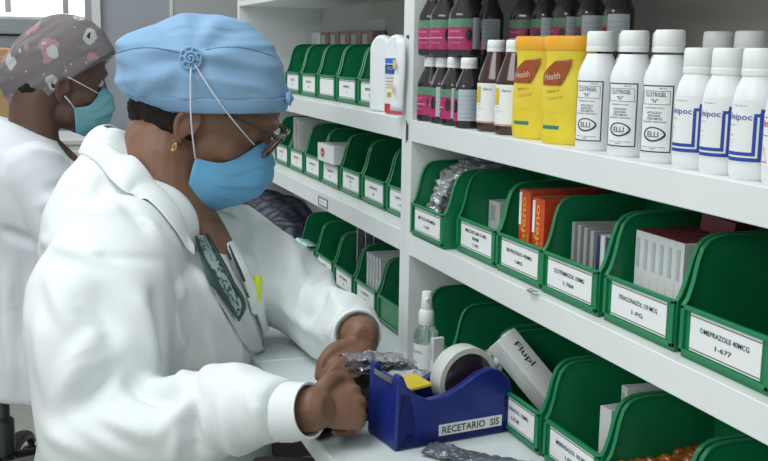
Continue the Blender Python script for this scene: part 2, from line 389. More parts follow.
mb_ = [(-1.645,['CAPTOPRIL','1.8']),(-1.778,['NAPROXENO','1']),(-1.911,['KETOROLACO','MG','8']),(-2.044,['TRAMADOL','1']),(-2.177,['ALBENDAZOL','1']),(-2.310,['CIPROFLOX','1']),(-2.443,['DOXICICL','1'])]
lb_ = ['green bin on the middle left shelf, partly hidden by the post','green bin second from the post on the middle left shelf','green bin third from the post on the middle left shelf','green bin under the jutting white carton with the red oval','green bin just left of the jutting white carton','green bin with a narrow white leaflet standing in it, middle left shelf','green bin nearest the eyeglasses on the middle left shelf']
for (xl,tx),lb in zip(mb_,lb_): make_bin('storage_bin', lb, cx(xl), .038, ZM, tx, gB)
lc_ = [(-1.615,None,False,'unlabelled green bin on the counter just left of the post'),(-1.748,['LOSARTAN','8'],True,'green bin on the counter with upright white leaflets'),(-1.881,['METFORMINA','8'],True,'green bin on the counter holding silver blister strips'),
       (-2.014,['GLIBENCL','1'],True,'green bin on the counter above the left sleeve, partly covered by it'),(-2.147,['AMLODIPI','1'],True,'green bin on the counter with pale cyan paper at its lip')]
for xl,tx,lb,ll in lc_: make_bin('storage_bin', ll, cx(xl-.068), .038, ZC, tx or [], gC, lab=lb)

# ---------------- cartons and leaflets in and behind the bins ----------------
def carton(label, loc, size, m, group=None, rotz=0, tilt=0, lean=0, print_=None, name='carton', top=None):
    t = thing(name, label, 'box', loc, rotz, group); sx, sy, sz = size
    M = T((0,0,abs(math.sin(tilt))*sx/2+abs(math.sin(lean))*sy/2*0)) @ Ry(tilt) @ Rx(lean)
    MB().box(-sx/2,sx/2,-sy/2,sy/2,0,sz,M).build('box_body', m, t, bevel=.0006)
    if top: MB().box(-sx/2+.0004,sx/2-.0004,-sy/2+.0004,sy/2-.0004,sz,sz+.0008,M).build('top_flap', top, t)
    if print_: 
        for nm, mm, mb in print_(sx,sy,sz,M): mb.build(nm, mm, t)
    return t
def greyprint(sx,sy,sz,M):
    yield 'printing', GREYLAB, MB().box(-sx*.3,sx*.1,-sy/2-.0005,-sy/2-.0001,sz*.60,sz*.92,M)
    yield 'lower_printing', GREYLAB, MB().box(-sx*.3,-sx*.05,-sy/2-.0005,-sy/2-.0001,sz*.1,sz*.35,M)
def textprint(lines, mm, w_, h_):
    def f(sx,sy,sz,M):
        k = MB()
        for i,(s,zz) in enumerate(lines): text_flat(k, s, w_, h_, M @ T((0,-sy/2-.0006,zz)))
        yield 'lettering', mm, k
    return f
FB = .0035                 # thickness of a bin's bottom above the shelf
# bin with maroon-topped boxes
for i in range(6):
    x = -.893+i*.0136
    carton('white box with a maroon top, one of six standing in a row', (x, .0155+.068, ZM+FB), (.0132,.090,.091), CARD, 'maroon-topped white boxes', print_=greyprint, top=MAROON)
carton('maroon and red box lying on top of the white row of boxes', (-.838, .100, ZM+FB+.0922), (.040,.034,.017), MAROON, rotz=.25, tilt=.12, lean=0, name='carton')
# orange boxes
def orange(sx,sy,sz,M):
    k = MB(); M2 = M @ T((-.001,-sy/2-.0006,sz*.60)) @ Ry(-PI/2); text_flat(k, 'rofeno', sz*.66, .0120, M2); yield 'lettering', mat('yellow_ink',(.75,.42,.03),.5), k
    yield 'white_patch', PAPER, MB().box(-sx*.48,-sx*.27,-sy/2-.0006,-sy/2-.0001,sz*.58,sz*.97,M)
    yield 'stripe', TANP, MB().box(sx*.33,sx*.46,-sy/2-.0006,-sy/2-.0001,sz*.02,sz*.5,M)
carton('orange-red box with yellow lettering, the left of two in the bin', (-1.126,.078,ZM+FB), (.028,.098,.101), ORANGECARD, 'orange-red boxes', print_=orange)
carton('orange-red box with yellow lettering, the right of two in the bin', (-1.083,.074,ZM+FB), (.028,.098,.097), ORANGECARD, 'orange-red boxes', print_=orange)
carton('grey divider card between the two orange boxes', (-1.1045,.080,ZM+FB), (.010,.09,.096), GREYCARD, name='card')
# small white box in second bin
carton('small white box with grey print, alone in its green bin', ((-1.2771,0.0600,-0.2129)[0],.085,ZM+FB), (.034,.05,.066), CARD, print_=greyprint)
# grey cards and navy striped cartons
for i in range(4):
    carton('thin grey leaflet card standing in the fourth bin from the post', (-1.023+i*.012,.080,ZM+FB), (.007,.08,.078-.001*i), GREYCARD, 'grey cards', rotz=-.15+.05*i, name='card')
def navy(sx,sy,sz,M): yield 'stripe', NAVYCARD, MB().box(-sx*.5,-sx*.05,-sy/2-.0006,-sy/2-.0001,0,sz,M)
for i in range(3):
    carton('small white carton with a navy stripe beside the grey cards', (-.968+i*.0148,.075+i*.002,ZM+FB), (.0138,.07,.073), CARD, 'navy-striped cartons', print_=navy)
carton('dark blue carton at the right end of the nearest middle-shelf bin', (-.668,.08,ZM+FB), (.014,.07,.07), NAVYCARD)
# boxes stored behind the bins
carton('tall pale grey box behind the row of maroon-topped boxes', (-.945,.183,ZM+.0008), (.075,.05,.125), CARD, rotz=.0, print_=greyprint)
carton('long flat red-brown box on the stock behind the orange boxes', (-1.10,.183,ZM+.0008), (.13,.05,.118), MAROON)
carton('grey box behind the empty near bin', (-.74,.183,ZM+.0008), (.15,.05,.125), GREYCARD)
carton('grey box far back behind the bin of plastic bags', (-1.26,.183,ZM+.0008), (.10,.05,.122), GREYCARD)
carton('grey-white box behind the lower bins under the shelf bolt', (-1.03,.184,ZC+.0008), (.08,.045,.152), CARD, print_=greyprint)
carton('white box at the back of the counter, behind the tilted carton', (-1.14,.184,ZC+.0008), (.06,.045,.145), GREYCARD, print_=greyprint)
# bin with the white box, lower right
carton('narrow white box standing in the bin under the shelf bolt', ((-0.9597,0.0500,-0.3895)[0],.075,ZC+FB), (.020,.05,.080), CARD, rotz=.1)
carton('second slim white box leaning behind the narrow white box', ((-0.9758,0.0700,-0.3970)[0]+.004,.105,ZC+FB), (.014,.045,.096), CARD, rotz=-.1, print_=greyprint)
# left unit, middle shelf contents
def redoval(sx,sy,sz,M):
    k = MB().lathe([(.010,0),(.010,.0006)], 24, M @ T((-sx*.18,-sy/2-.0002,sz*.5)) @ Rx(PI/2), sx=1.3, sy=.9); yield 'red_oval', REDP, k
    q = MB(); text_flat(q, 'Rhim', .016, .005, M @ T((-sx*.18,-sy/2-.0012,sz*.5))); q.box(-sx*.38,sx*.1,-sy/2-.0006,-sy/2-.0001,sz*.83,sz*.88,M); yield 'lettering', PAPER, q
carton('white carton with a red oval jutting over the middle left bins', (-1.978,.070,ZM+.0492), (.112,.088,.034), CARD, print_=redoval)
for x, h_, lb in ((-2.30,.112,'white leaflet with a pink edge standing upright in the bin left of the carton'),(-2.265,.108,'second upright leaflet close behind the pink-edged one')):
    t = carton(lb, (x,.10,ZM+FB), (.008,.11,h_), CARD, print_=lambda sx,sy,sz,M: [('edge_stripe', mat('pink_print',(.55,.2,.25),.5), MB().box(-sx*.5,sx*.1,-sy/2-.0006,-sy/2-.0001,0,sz*.95,M))], name='leaflet')
carton('white box standing in the bin behind the red-oval carton', (-2.10,.12,ZM+FB), (.045,.06,.100), CARD)
carton('grey card standing in the bin beside the post, middle left shelf', (-1.56,.12,ZM+FB), (.03,.06,.112), GREYCARD, print_=greyprint, name='card')
# left unit, counter contents
for i in range(5):
    carton('upright white leaflet among those in the counter bin left of the post', (-1.782+i*.017,.105,ZC+FB), (.010,.11,.098), CARD, 'white leaflets in the counter bin', print_=greyprint, name='leaflet')
carton('tilted white box poking out of the unlabelled counter bin', (-1.605,.075,ZC+.018), (.028,.045,.085), CARD, tilt=.62, print_=greyprint)
for i in range(3):
    carton('grey striped box at the back of the counter left of the post', (-1.60+i*.026,.192,ZC+.0008), (.020,.035,.150), CARD, 'striped boxes at the back', print_=greyprint)
for i in range(3):
    t = thing('blister_strip', 'silver blister strip sticking up from the counter bin, one of three', 'medicine', (-1.905+i*.014,.09+.012*i,ZC+FB), .35, 'blister strips')
    MB().box(-.001,.001,-.025,.025,0,.125-.004*i).build('strip', FOIL, t)
    k = MB()
    for a in range(2):
        for b in range(7): k.ell((-.003,-.012+.024*a,.012+.016*b),(.004,.008,.0058),10,6)
    k.build('pockets', CARD, t, smooth=True)
# upper left shelf: boxes behind, box at right end, white packs
for i in range(6):
    x = -2.60+i*.082
    carton('dark red box in the row behind the upper left bins' if i else 'white and red box, first in the row behind the upper left bins', (x+.0,.192,ZU+.0008), (.074,.03,.138), MAROON if i else CARD, 'dark red boxes at the back' if i else None, print_=(lambda sx,sy,sz,M: [('printing', GREYCARD, MB().box(-sx*.4,sx*.05,-sy/2-.0006,-sy/2-.0001,sz*.75,sz*.95,M))]) if i else greyprint)
t = thing('acrylic_case', 'clear acrylic case standing over the row of dark red boxes', 'box', (-2.36,.190,ZU+.0008))
MB().box(-.32,.30,-.0185,-.0170,0,.158).box(-.32,.30,-.0185,.022,.158,.160).build('panels', mat('clear_acrylic',(.7,.75,.75),.1,alpha=.07), t)
carton('red and white box at the right end of the upper left bins', (-1.722,.080,ZU+FB+.0), (.075,.07,.098), CARD, top=MAROON, print_=lambda sx,sy,sz,M: [('printing', INKGREY, (lambda k: (text_flat(k,'NIFE',.035,.010,M@T((0,-sy/2-.0006,sz*.78))), text_flat(k,'20 TB',.03,.010,M@T((0,-sy/2-.0006,sz*.62))), k)[2])(MB()))]+[('red_band', MAROON, MB().box(-sx*.5,sx*.5,-sy/2-.0006,-sy/2-.0001,sz*.88,sz,M))])

# ---------------- bottles on the upper right shelf ----------------
def profile_white(h, r):
    s = h/.123
    return [(r*.90,0),(r,.003*s),(r,.074*s),(r*.985,.079*s),(r*.93,.084*s),(r*.62,.099*s),(r*.60,.100*s)]
def cap_lathe(r, z0, z1, ribs=0):
    m = MB(); h = z1-z0
    m.lathe([(r*.98,z0),(r,z0+h*.06),(r,z0+h*.22),(r*.965,z0+h*.24),(r*.965,z0+h*.27),(r*.99,z0+h*.3),(r*.97,z1-h*.12),(r*.90,z1-.0004),(r*.80,z1)], 36)
    return m
def nistagel(x, y, label, front=True, rz=.48, group='tall white suspension bottles'):
    t = thing('medicine_bottle', label, 'bottle', (x,y,ZU+.0005), rz, group); r = .0212; h = .121
    MB().lathe(profile_white(h, r), 48).build('body', WHITEPL, t, smooth=True)
    cap_lathe(.0142,.1005,h).build('cap', CAPPL, t, smooth=True)
    if front:
        a = .80; z0, z1 = .010,.071; q = r+.0003
        l = MB().sector([(q,z0),(q,z1)], -a, a).build('label', PAPER, t, smooth=True)
        q += .0002; k = MB(); e = .0011; ea = e/r
        k.sector([(q,z0),(q,z0+e)],-a,a).sector([(q,z1-e),(q,z1)],-a,a).sector([(q,z0),(q,z1)],-a,-a+ea,2).sector([(q,z0),(q,z1)],a-ea,a,2)
        e2 = .0004; b = .66
        for zz in (.0655,.0535): k.sector([(q,zz),(q,zz+e2)],-b,b)
        for s in (-1,1): k.sector([(q,.0535),(q,.0655)],s*b-.01,s*b+.01,1)
        for s, w_, h_, zz in (('CLOTRIGEL',.022,.0040,.0625),('"N"',.007,.0036,.0568),('SUSPENSION ORAL',.020,.0012,.0505),('AFTACIDO',.015,.0021,.0462),('LIDOCAINA',.013,.0021,.0434),('Y ACIDO LIMETICO',.017,.0021,.0406),('MAGNESIO HIDROXIDO',.024,.0013,.0378),('Venta con receta medica',.025,.0010,.0148),('www',.006,.0010,.0130)):
            text_round(k, s, w_, h_, q, zz)
        text_round(k, '180 mL', .007, .0012, q, .0682, .35)
        k.build('lettering', INK, l)
        g = MB()           # oval logo with a tail
        N = 30
        for i in range(N):
            a0 = 2*PI*i/N; a1 = 2*PI*(i+1)/N
            def pt(a, s): return (s*.0105*math.cos(a)*(1+.18*max(0,math.cos(a))**3), s*.0068*math.sin(a))
            w1 = .84 if math.sin(a0) > -.3 else .78
            P4 = [pt(a0,1),pt(a1,1),pt(a1,w1),pt(a0,w1)]
            g.add([((q+.0001)*math.sin(px/q), -(q+.0001)*math.cos(px/q), pz+.0265) for px,pz in P4], [(0,1,2,3)])
        text_round(g, 'ELLI', .0112, .0050, q+.0001, .0265); g.build('oval_logo', INK, l)
    return t
for (x,lb) in ((-.972,'tall white bottle with black-framed label beside the yellow containers'),(-.908,'middle one of three tall white bottles with black-framed labels'),(-.849,'tall white bottle with black-framed label next to the blue-striped bottles')):
    nistagel(x, .030, lb)
for i, x in enumerate((-1.000,-.935,-.862,-.815,-.768,-.72)):
    lbs = ['white-capped bottle in the back row, seen between the first two tall white bottles','white-capped bottle in the back row, seen between the second and third tall bottles','white-capped bottle behind the first blue-striped bottle','white-capped bottle behind the second blue-striped bottle','white-capped bottle behind the third blue-striped bottle','white-capped bottle at the back by the right edge']
    nistagel(x, .092 if i > 1 else .084, lbs[i], front=False, group='back row of white bottles')
def ipoc(x, y, label, red=False, rz=.08):
    t = thing('medicine_bottle', label, 'bottle', (x,y,ZU+.0005), rz, 'short white bottles'); r = .0190; h = .105; s = h/.123
    MB().lathe([(r*.88,0),(r*.98,.003),(r,.007),(r,.058),(r*.97,.066),(r*.86,.075),(r*.70,.081),(r*.68,.083)], 48).build('body', WHITEPL, t, smooth=True)
    c = cap_lathe(.0140,.083,h)
    c.build('cap', CAPPL, t, smooth=True)
    q = r+.0003; l = MB().sector([(q,.014),(q,.064)],-1.25,1.25,24).build('label', PAPER, t, smooth=True); q += .0002
    k = MB()
    if not red:
        for off, e in ((0,.0028),(.0046,.0030)):      # two nested L-shaped lines
            zt = .0155+.0045-off; ax = .72+off/r
            k.sector([(q,zt),(q,zt+e)], -1.2, ax+e/r, 24); k.sector([(q,zt),(q,.051+off*.8)], ax, ax+e/r, 3)
            k.sector([(q,.051+off*.8),(q,.0535+off*.8)], ax+.02, ax+e/r+.10, 3)
        text_round(k, 'Unipoc', .026, .0066, q, .0500, .0); k.build('printing', BLUELAB, l)
        j = MB()
        for s, w_, zz, a0 in (('240 mg/5 mL',.013,.0595,.1),('Suspension',.011,.0440,-.35),('5%',.004,.0390,-.55),('100 mL',.008,.0360,-.42),('Via oral',.005,.0320,-.5),('Agitese',.005,.0295,-.5),('antes',.005,.027,-.5)): text_round(j, s, w_, .0013, q, zz, a0)
        j.build('lettering', INKGREY, l)
    else:
        for zz in (.052,.045,.038): k.sector([(q,zz),(q,zz+.0006)],-.8,.8)
        text_round(k,'Sulfametox',.02,.004,q,.048,-.3); 
        for s in (-1,1): k.add([(q*math.sin(-.45+s*.0), -q*math.cos(-.45), .030),(q*math.sin(-.45+s*.3), -q*math.cos(-.45+s*.3), .018),(q*math.sin(-.45+s*.27), -q*math.cos(-.45+s*.27), .018),(q*math.sin(-.45), -q*math.cos(-.45), .0285)],[(0,1,2,3)])
        k.sector([(q,.0175),(q,.0183)],-.75,-.15); k.build('printing', REDP, l)
    return t
ipoc(-.794,.025,'white bottle with blue L-shaped stripes beside the tall bottles'); ipoc(-.754,.025,'middle one of the three blue-striped white bottles'); ipoc(-.714,.025,'blue-striped white bottle nearest the right edge')
ipoc(-.673,.025,'white bottle with red printing cut off by the right edge', red=True)
# yellow containers
def yellow(x, label):
    t = thing('yellow_container', label, 'bottle', (x,.034,ZU+.0005), .55, 'yellow bottles with orange caps'); 
    P = [(.0235,0),(.0262,.003),(.0272,.010),(.0272,.050),(.0264,.062),(.0248,.073),(.0236,.084),(.0240,.094),(.0256,.101)]
    kw = dict(sx=1.10, sy=.84)
    MB().lathe(P, 48, expo=2.5, **kw).build('body', YELB, t, smooth=True)
    MB().lathe([(.0260,.1012),(.0266,.103),(.0266,.1135),(.0256,.116),(.0230,.1168)], 48, expo=2.5, **kw).build('cap', ORCAP, t, smooth=True)
    q = -.0228
    def F(u, z): return (u, -.80*(.0275)*max(0,(1-min(1,abs(u/.0290))**2.5))**(1/2.5)-.0009, z)
    leaf = MB(); rows = []
    for i in range(13):
        s_ = i/12; z = .064+.028*s_; a = -.023+.036*max(0,s_-.35)**1.3; b = .002+.0125*s_**.8
        if i == 12: a = b-.0006
        rows.append([F(a+(b-a)*k/8, z) for k in range(9)])
    leaf.grid(rows).build('brown_emblem', BROWNP, t, solid=.0003)
    k = MB(); V, Fc = text_mesh('Health', .021, .0072); k.add([Vector(F(u-.009, z+.0735+ .12*u))-Vector((0,.0006,0)) for u,z in V], Fc); k.build('lettering', mat('cream_ink',(.62,.46,.28),.5), t)
    k = MB()
    for s, w_, h_, zz, cx_ in (('Sabor a',.016,.0035,.058,-.008),('Natural',.021,.0042,.0505,-.006),('leche de soya',.016,.0012,.034,-.009)):
        V, Fc = text_mesh(s, w_, h_); k.add([F(u+cx_, z+zz+.15*u) for u,z in V], Fc)
    k.build('tan_lettering', TANP, t)
    rows = [[F(-.020+.022*i/8, z) for i in range(9)] for z in (.0165,.0205)]
    MB().grid(rows).build('teal_band', TEALP, t, solid=.0003)
    return t
yellow(-1.112, 'yellow container with orange cap beside the brown bottles'); yellow(-1.040, 'yellow container with orange cap beside the tall white bottles')
# brown bottles with white and yellow label
def brown(x, y, z, label, rz=.75):
    t = thing('medicine_bottle', label, 'bottle', (x,y,z+.0005), rz, 'brown bottles with white caps'); r = .0215
    MB().lathe([(r*.92,0),(r,.002),(r,.062),(r*.97,.067),(r*.52,.096),(r*.5,.099)], 40, sx=1, sy=.9, expo=2.4).build('body', BROWNGLASS, t, smooth=True)
    cap_lathe(.0118,.0985,.113).build('cap', CAPPL, t, smooth=True)
    q = r+.0007; ks = dict(sx=1.03, sy=.95)
    l = MB().sector([(q,.011),(q,.060)],-1.1,1.3,22,**ks).build('label', PAPER, t, smooth=True)
    MB().sector([(q+.0004,.036),(q+.0004,.056)],-1.0,-.55,5,**ks).build('yellow_print', YELLOWPL, l)
    MB().sector([(q+.0004,.0115),(q+.0004,.0130)],-1.1,1.3,20,**ks).build('orange_line', mat('orange_print',(.6,.25,.08),.5), l)
    k = MB()
    for s, w_, h_, zz, a0 in (('Hierro',.012,.0036,.0530,-.1),('jarabe',.006,.0016,.0330,-.7),('Sulfato ferroso',.012,.0010,.0290,-.5),('75mg',.005,.0010,.0260,-.7),('Frasco',.004,.0014,.0190,-.75)): text_round(k, s, w_, h_, q+.0004, zz, a0, **ks)
    k.build('lettering', INKGREY, l)
brown(-1.222,.030,ZU,'brown glass bottle with white and yellow label, next to the small dark bottles'); brown(-1.168,.030,ZU,'brown glass bottle with white and yellow label, next to the yellow container')
# small dark bottles with magenta label, stacked in two tiers
def dark(x, y, z, label, rz, group, cap=True, s=1.0):
    t = thing('syrup_bottle', label, 'bottle', (x,y,z+.0005), rz, group); r = .0195
    MB().lathe([(r*.9,0),(r,.002),(r,.052),(r*.97,.056),(r*.50,.074),(r*.48,.077)], 36, sx=1, sy=.88, expo=2.6).build('body', DARKGLASS, t, smooth=True)
    cap_lathe(.0112,.0765,.0905).build('cap', CAPPL if cap else BLACKPL, t, smooth=True)
    q = r+.0006; ks = dict(sx=1.04, sy=.94)
    l = MB().sector([(q,.009),(q,.037)],-1.3,.75,20,**ks).build('label', PINK, t, smooth=True)
    MB().sector([(q,.0375),(q,.0485)],-1.3,.75,20,**ks).build('green_band', GREENLAB, l, smooth=True)
    g = MB().sector([(q+.0003,.010),(q+.0003,.050)],.76,2.1,14,**ks).build('side_label', GREYLAB, t, smooth=True)
    k = MB().sector([(q+.0004,.0235),(q+.0004,.0250)],-1.25,.15,12,**ks); text_round(k,'Neumucol',.016,.003,q+.0004,.033,-.5,**ks); text_round(k,'ambroxol',.014,.002,q+.0004,.018,-.4,**ks); k.build('lettering', mat('pale_pink_ink',(.6,.35,.42),.5), l)
    k = MB()
    for i in range(6): k.sector([(q+.0006,.014+i*.0055),(q+.0006,.0144+i*.0055)],.85,1.9,8,**ks)
    k.build('fine_print', INKGREY, g)
    d = MB()
    for i in range(16):
        a0, a1 = 2*PI*i/16, 2*PI*(i+1)/16
        P3 = [(.50,.028),(.50+.20*math.cos(a0),.028+.0085*math.sin(a0)),(.50+.20*math.cos(a1),.028+.0085*math.sin(a1))]
        d.add([((q+.0006)*math.sin(a)*1.04,-(q+.0006)*math.cos(a)*.94,z_) for a,z_ in P3],[(0,1,2)])
    d.build('dark_spot', DARKGLASS, l)
lows = [(-1.411,'small dark bottle with white cap beside the post, lower tier'),(-1.368,'second small dark bottle from the post, lower tier'),(-1.326,'third small dark bottle from the post, lower tier'),(-1.280,'small dark bottle beside the brown bottles, lower tier')]
for i,(x,lb) in enumerate(lows): dark(x,.019,ZU,lb,[.55,-.1,.15,-.35][i],'small dark syrup bottles')
ups = [(-1.411,'magenta-labelled dark bottle beside the post, upper tier'),(-1.366,'second magenta-labelled dark bottle from the post, upper tier'),(-1.300,'third magenta-labelled dark bottle from the post, upper tier')]
for i,(x,lb) in enumerate(ups): dark(x,.019,ZU+.0915,lb,[.85,.85,.95][i],'small dark syrup bottles')
bk = [-1.395,-1.340,-1.285,-1.228,-1.172,-1.115,-1.055]
nm = ['first','second','third','fourth','fifth','sixth','seventh']
for i,x in enumerate(bk):
    dark(x,.075 if i < 2 else .10,ZU,'dark bottle in the hidden back row, %s from the post, lower tier'%nm[i],.6,'back row of dark bottles',cap=False)
    dark(x,.075 if i < 2 else .10,ZU+.0915,'dark bottle in the back row, %s from the post, upper tier'%nm[i],[-.25,-.25,.8,0,.2,-.3,-.4][i],'back row of dark bottles',cap=False)
# white rounded packs on the left of the post
def pack(x, label, strip=False):
    t = thing('rounded_pack', label, 'pack', (x,.022,ZU+.0006), .30, 'white rounded packs')
    w_, h_ = .0275,.122; P = [(-w_,0),(w_,0)]+[(w_*math.cos(PI*k/14), h_-.026+.026*math.sin(PI*k/14)) for k in range(15)]
    MB().prism(P, -.008,.008,'y').build('body', WHITEPL, t, bevel=.005, seg=3)
    if strip: return t
    l = MB().box(-.020,.027,-.0089,-.0082,.004,.086).build('label', PAPER, t)
    MB().box(-.020,.027,-.0093,-.0089,.062,.086).build('blue_band', mat('bright_blue_print',(.03,.13,.50),.45), l)
    MB().box(-.020,.027,-.0093,-.0089,.002,.016).build('red_band', REDP, l)
    MB().box(-.015,.010,-.0093,-.0089,.026,.034).build('yellow_band', YELLOWPL, l)
    k = MB(); text_flat(k,'NOR XX',.036,.006,T((.004,-.0096,.071))); k.box(-.020,.027,-.0095,-.0212,.0765,.0775); k.build('lettering', PAPER, l)
    k = MB()
    for i in range(4): k.box(-.018,.022-.004*i,-.0093,-.0089,.040+i*.005,.0412+i*.005)
    k.box(-.010,-.007,-.0096,-.0093,.027,.033).box(.001,.004,-.0096,-.0093,.027,.033); k.build('fine_print', INKGREY, l)
pack(-1.632,'white rounded pack standing at the end of the upper left bins', strip=True)
pack(-1.562,'white rounded pack with a blue and red label, beside the post')
# paper strip hanging on the post
t = thing('paper_strip', 'curled white and yellow paper strip taped on the post', 'label', (XP0+.022,-.003,(-1.4688,0.0000,-0.0360)[2]))
rows = []
for i in range(13):
    z = .052-.104*i/12; rows.append([(-.030+.032*k/5+.003*math.sin(i*.4), -.004-.010*math.sin(PI*k/5)*(.5+i/14), z) for k in range(6)])
MB().grid(rows).build('paper', PAPER, t, solid=.0006, smooth=True)
k = MB().box(-.020,-.002,-.0205,-.0198,-.020,-.012).box(-.012,-.003,-.0165,-.0158,.010,.022); k.build('yellow_print', mat('pale_yellow_print',(.72,.55,.25),.5), t)

# ---------------- people ----------------
def head_matrix(O, yaw_, pitch_, scale=1.0):
    s, c = math.sin(yaw_), math.cos(yaw_); sp, cp = math.sin(pitch_), math.cos(pitch_)
    X = Vector((c,-s,0)); Y = Vector((s*cp, c*cp, -sp)); Z = X.cross(Y)
    M = Matrix(((X.x,Y.x,Z.x,O[0]),(X.y,Y.y,Z.y,O[1]),(X.z,Y.z,Z.z,O[2]),(0,0,0,1)))
    return M @ Matrix.Scale(scale, 4)
def head_parts(mb, M):
    mb.ell((0,0,.050),(.076,.098,.086),32,20,M); mb.ell((0,.045,.068),(.062,.052,.055),24,14,M)
    mb.ell((0,.040,.005),(.063,.055,.072),24,14,M); mb.ell((0,.038,-.043),(.056,.052,.044),24,14,M)
    mb.ell((0,.076,-.068),(.026,.022,.021),16,10,M)
    mb.tube([(0,.092,.050),(0,.103,.030),(0,.116,.006)],[.008,.009,.012],M=M); mb.ell((.011,.105,.001),(.008,.010,.008),12,8,M); mb.ell((-.011,.105,.001),(.008,.010,.008),12,8,M)
    mb.tube([(-.052,.070,.062),(-.03,.090,.064),(0,.094,.062),(.03,.090,.064),(.052,.070,.062)],[.008,.010,.010,.010,.008],M=M)
    for s in (-1,1):
        mb.ell((s*.040,.060,.002),(.021,.020,.026),16,10,M)
        mb.ell((s*.031,.080,.040),(.015,.012,.011),14,8,M)      # lids
        # ear: helix, bowl and lobe
        mb.ell((s*.073,-.006,.000),(.008,.013,.022),14,10,M)
        mb.tube([(s*.074,.010,-.004),(s*.077,.010,.016),(s*.080,.000,.028),(s*.083,-.014,.022),(s*.082,-.018,.004),(s*.078,-.010,-.014),(s*.075,-.002,-.022)],[.003,.0038,.0045,.005,.0048,.005,.006],n=10,M=M)
    mb.ell((0,.091,-.028),(.023,.011,.006),16,8,M); mb.ell((0,.088,-.040),(.020,.011,.007),16,8,M)
def hand(mb, wrist, fwd, back, side, curls, thumb, s=.88, spread=0):
    """wrist point, direction of the palm, direction of the back of the hand; side=+1 if the thumb lies along fwd x back."""
    Y = Vector(fwd).normalized(); Z = Vector(back); Z = (Z-Y*Z.dot(Y)).normalized(); X = Y.cross(Z)*side
    W = Vector(wrist)
    M = Matrix(((X.x,Y.x,Z.x,W.x),(X.y,Y.y,Z.y,W.y),(X.z,Y.z,Z.z,W.z),(0,0,0,1))) @ Matrix.Scale(s, 4)
    # palm
    rs = []
    for y, hw, hh, zc in ((-.012,.024,.019,0),(.012,.027,.017,0),(.040,.036,.016,-.001),(.070,.041,.0145,0),(.092,.040,.012,.001),(.100,.034,.008,.0)):
        rs.append([(hw*math.cos(2*PI*k/20)+.001, y, zc+hh*math.sin(2*PI*k/20)) for k in range(20)])
    mb.rings(rs, M=M)
    base = [(.030,.092,.001),(.010,.098,.002),(-.011,.095,.001),(-.030,.086,-.001)]
    seg = [(.042,.026,.021),(.046,.029,.022),(.043,.027,.021),(.034,.021,.019)]; rad = [.0098,.0100,.0095,.0082]
    for i in range(4):
        a = 0; p = Vector(base[i]); pts = [Vector((base[i][0]*.85, .070, -.001)), p.copy()]; sp_ = spread*(1.5-i)*.5
        for L, cu in zip(seg[i], curls[i]):
            a += cu; p = p+Vector((math.sin(sp_)*L*math.cos(a), math.cos(a)*L*math.cos(sp_), -math.sin(a)*L)); pts.append(p.copy())
        mb.tube(pts, [rad[i]*1.12, rad[i]*1.08, rad[i]*1.0, rad[i]*.92, rad[i]*.78], n=12, sub=4, M=M)
        mb.ell(tuple(pts[1]), (rad[i]*1.12,)*3, 12, 8, M)
    mb.tube([Vector(q) for q in thumb], [.016,.0135,.0112,.0090], n=12, sub=4, M=M)
    return M
def nails(parent, M, curls_pts, m): pass
def place_body(mb, name, m, parent, origin, voxel, smooth, objname='body'):
    me = remeshed(mb, voxel, smooth, name)
    me.transform(T(-Vector(origin))); return link(objname, me, m, parent, (0,0,0), smooth=True, angle=180)
def wrinkle(me, amp, sc, stretch=(1,1,1), seed=0, folds=(), snap=False):
    import numpy as np
    n = len(me.vertices); co = np.empty(n*3); me.vertices.foreach_get('co', co); co = co.reshape(-1,3); D = np.zeros(n)
    tree = BVHTree.FromPolygons([v.co for v in me.vertices], [tuple(p.vertices) for p in me.polygons]) if snap else None
    for (a, b, A, w_) in folds:
        a, b = Vector(a), Vector(b); pts = []
        for k in range(13):
            q = a.lerp(b, k/12)
            if snap:
                o_ = Vector((0,-.54,0)); h_ = tree.ray_cast(o_, (q-o_).normalized()); q = h_[0] if h_[0] else q
            pts.append(np.array(q))
        for k in range(12):
            p0, p1 = pts[k], pts[k+1]; ab = p1-p0; L2 = max((ab**2).sum(), 1e-9)
            if L2 > .004: continue
            t = np.clip(((co-p0)@ab)/L2, 0, 1); dd = ((co-(p0+t[:,None]*ab))**2).sum(1)**.5
            f = A*np.exp(-(dd/w_)**2)*np.sin(np.pi*np.clip((k+t+.6)/13.2,0,1))**.6
            D = np.where(np.abs(f) > np.abs(D), f, D) if A > 0 else D+np.where(dd < 3*w_, 0, 0)+np.minimum(f, 0)*.35
    NR = [v.normal.copy() for v in me.vertices]; out_ = np.empty((n,3))
    for vi, v in enumerate(me.vertices):
        p = v.co
        q = Vector((p.x*stretch[0]*sc+seed, p.y*stretch[1]*sc, p.z*stretch[2]*sc))
        n_ = noise.noise(q)+.5*noise.noise(q*2.1)
        r = 1-abs(noise.noise(q*.7+Vector((5,3,1))))*2.4
        d = amp*(n_*.6+max(0,r)*.7)
        out_[vi] = p+NR[vi]*(d+float(D[vi]))
    me.vertices.foreach_set('co', out_.ravel()); me.update()
def sec(c, fw, hw, hd, n=36, e=2.3, tilt=0):
    fw = Vector(fw).normalized(); r = Vector((fw.y,-fw.x,0)); out = []
    for k in range(n):
        a = 2*PI*k/n; ca, sa = math.cos(a), math.sin(a)
        x = hw*math.copysign(abs(ca)**(2/e), ca); y = hd*math.copysign(abs(sa)**(2/e), sa)
        p = Vector(c)+r*x+fw*y; p.z += -tilt*y; out.append(tuple(p))
    return out
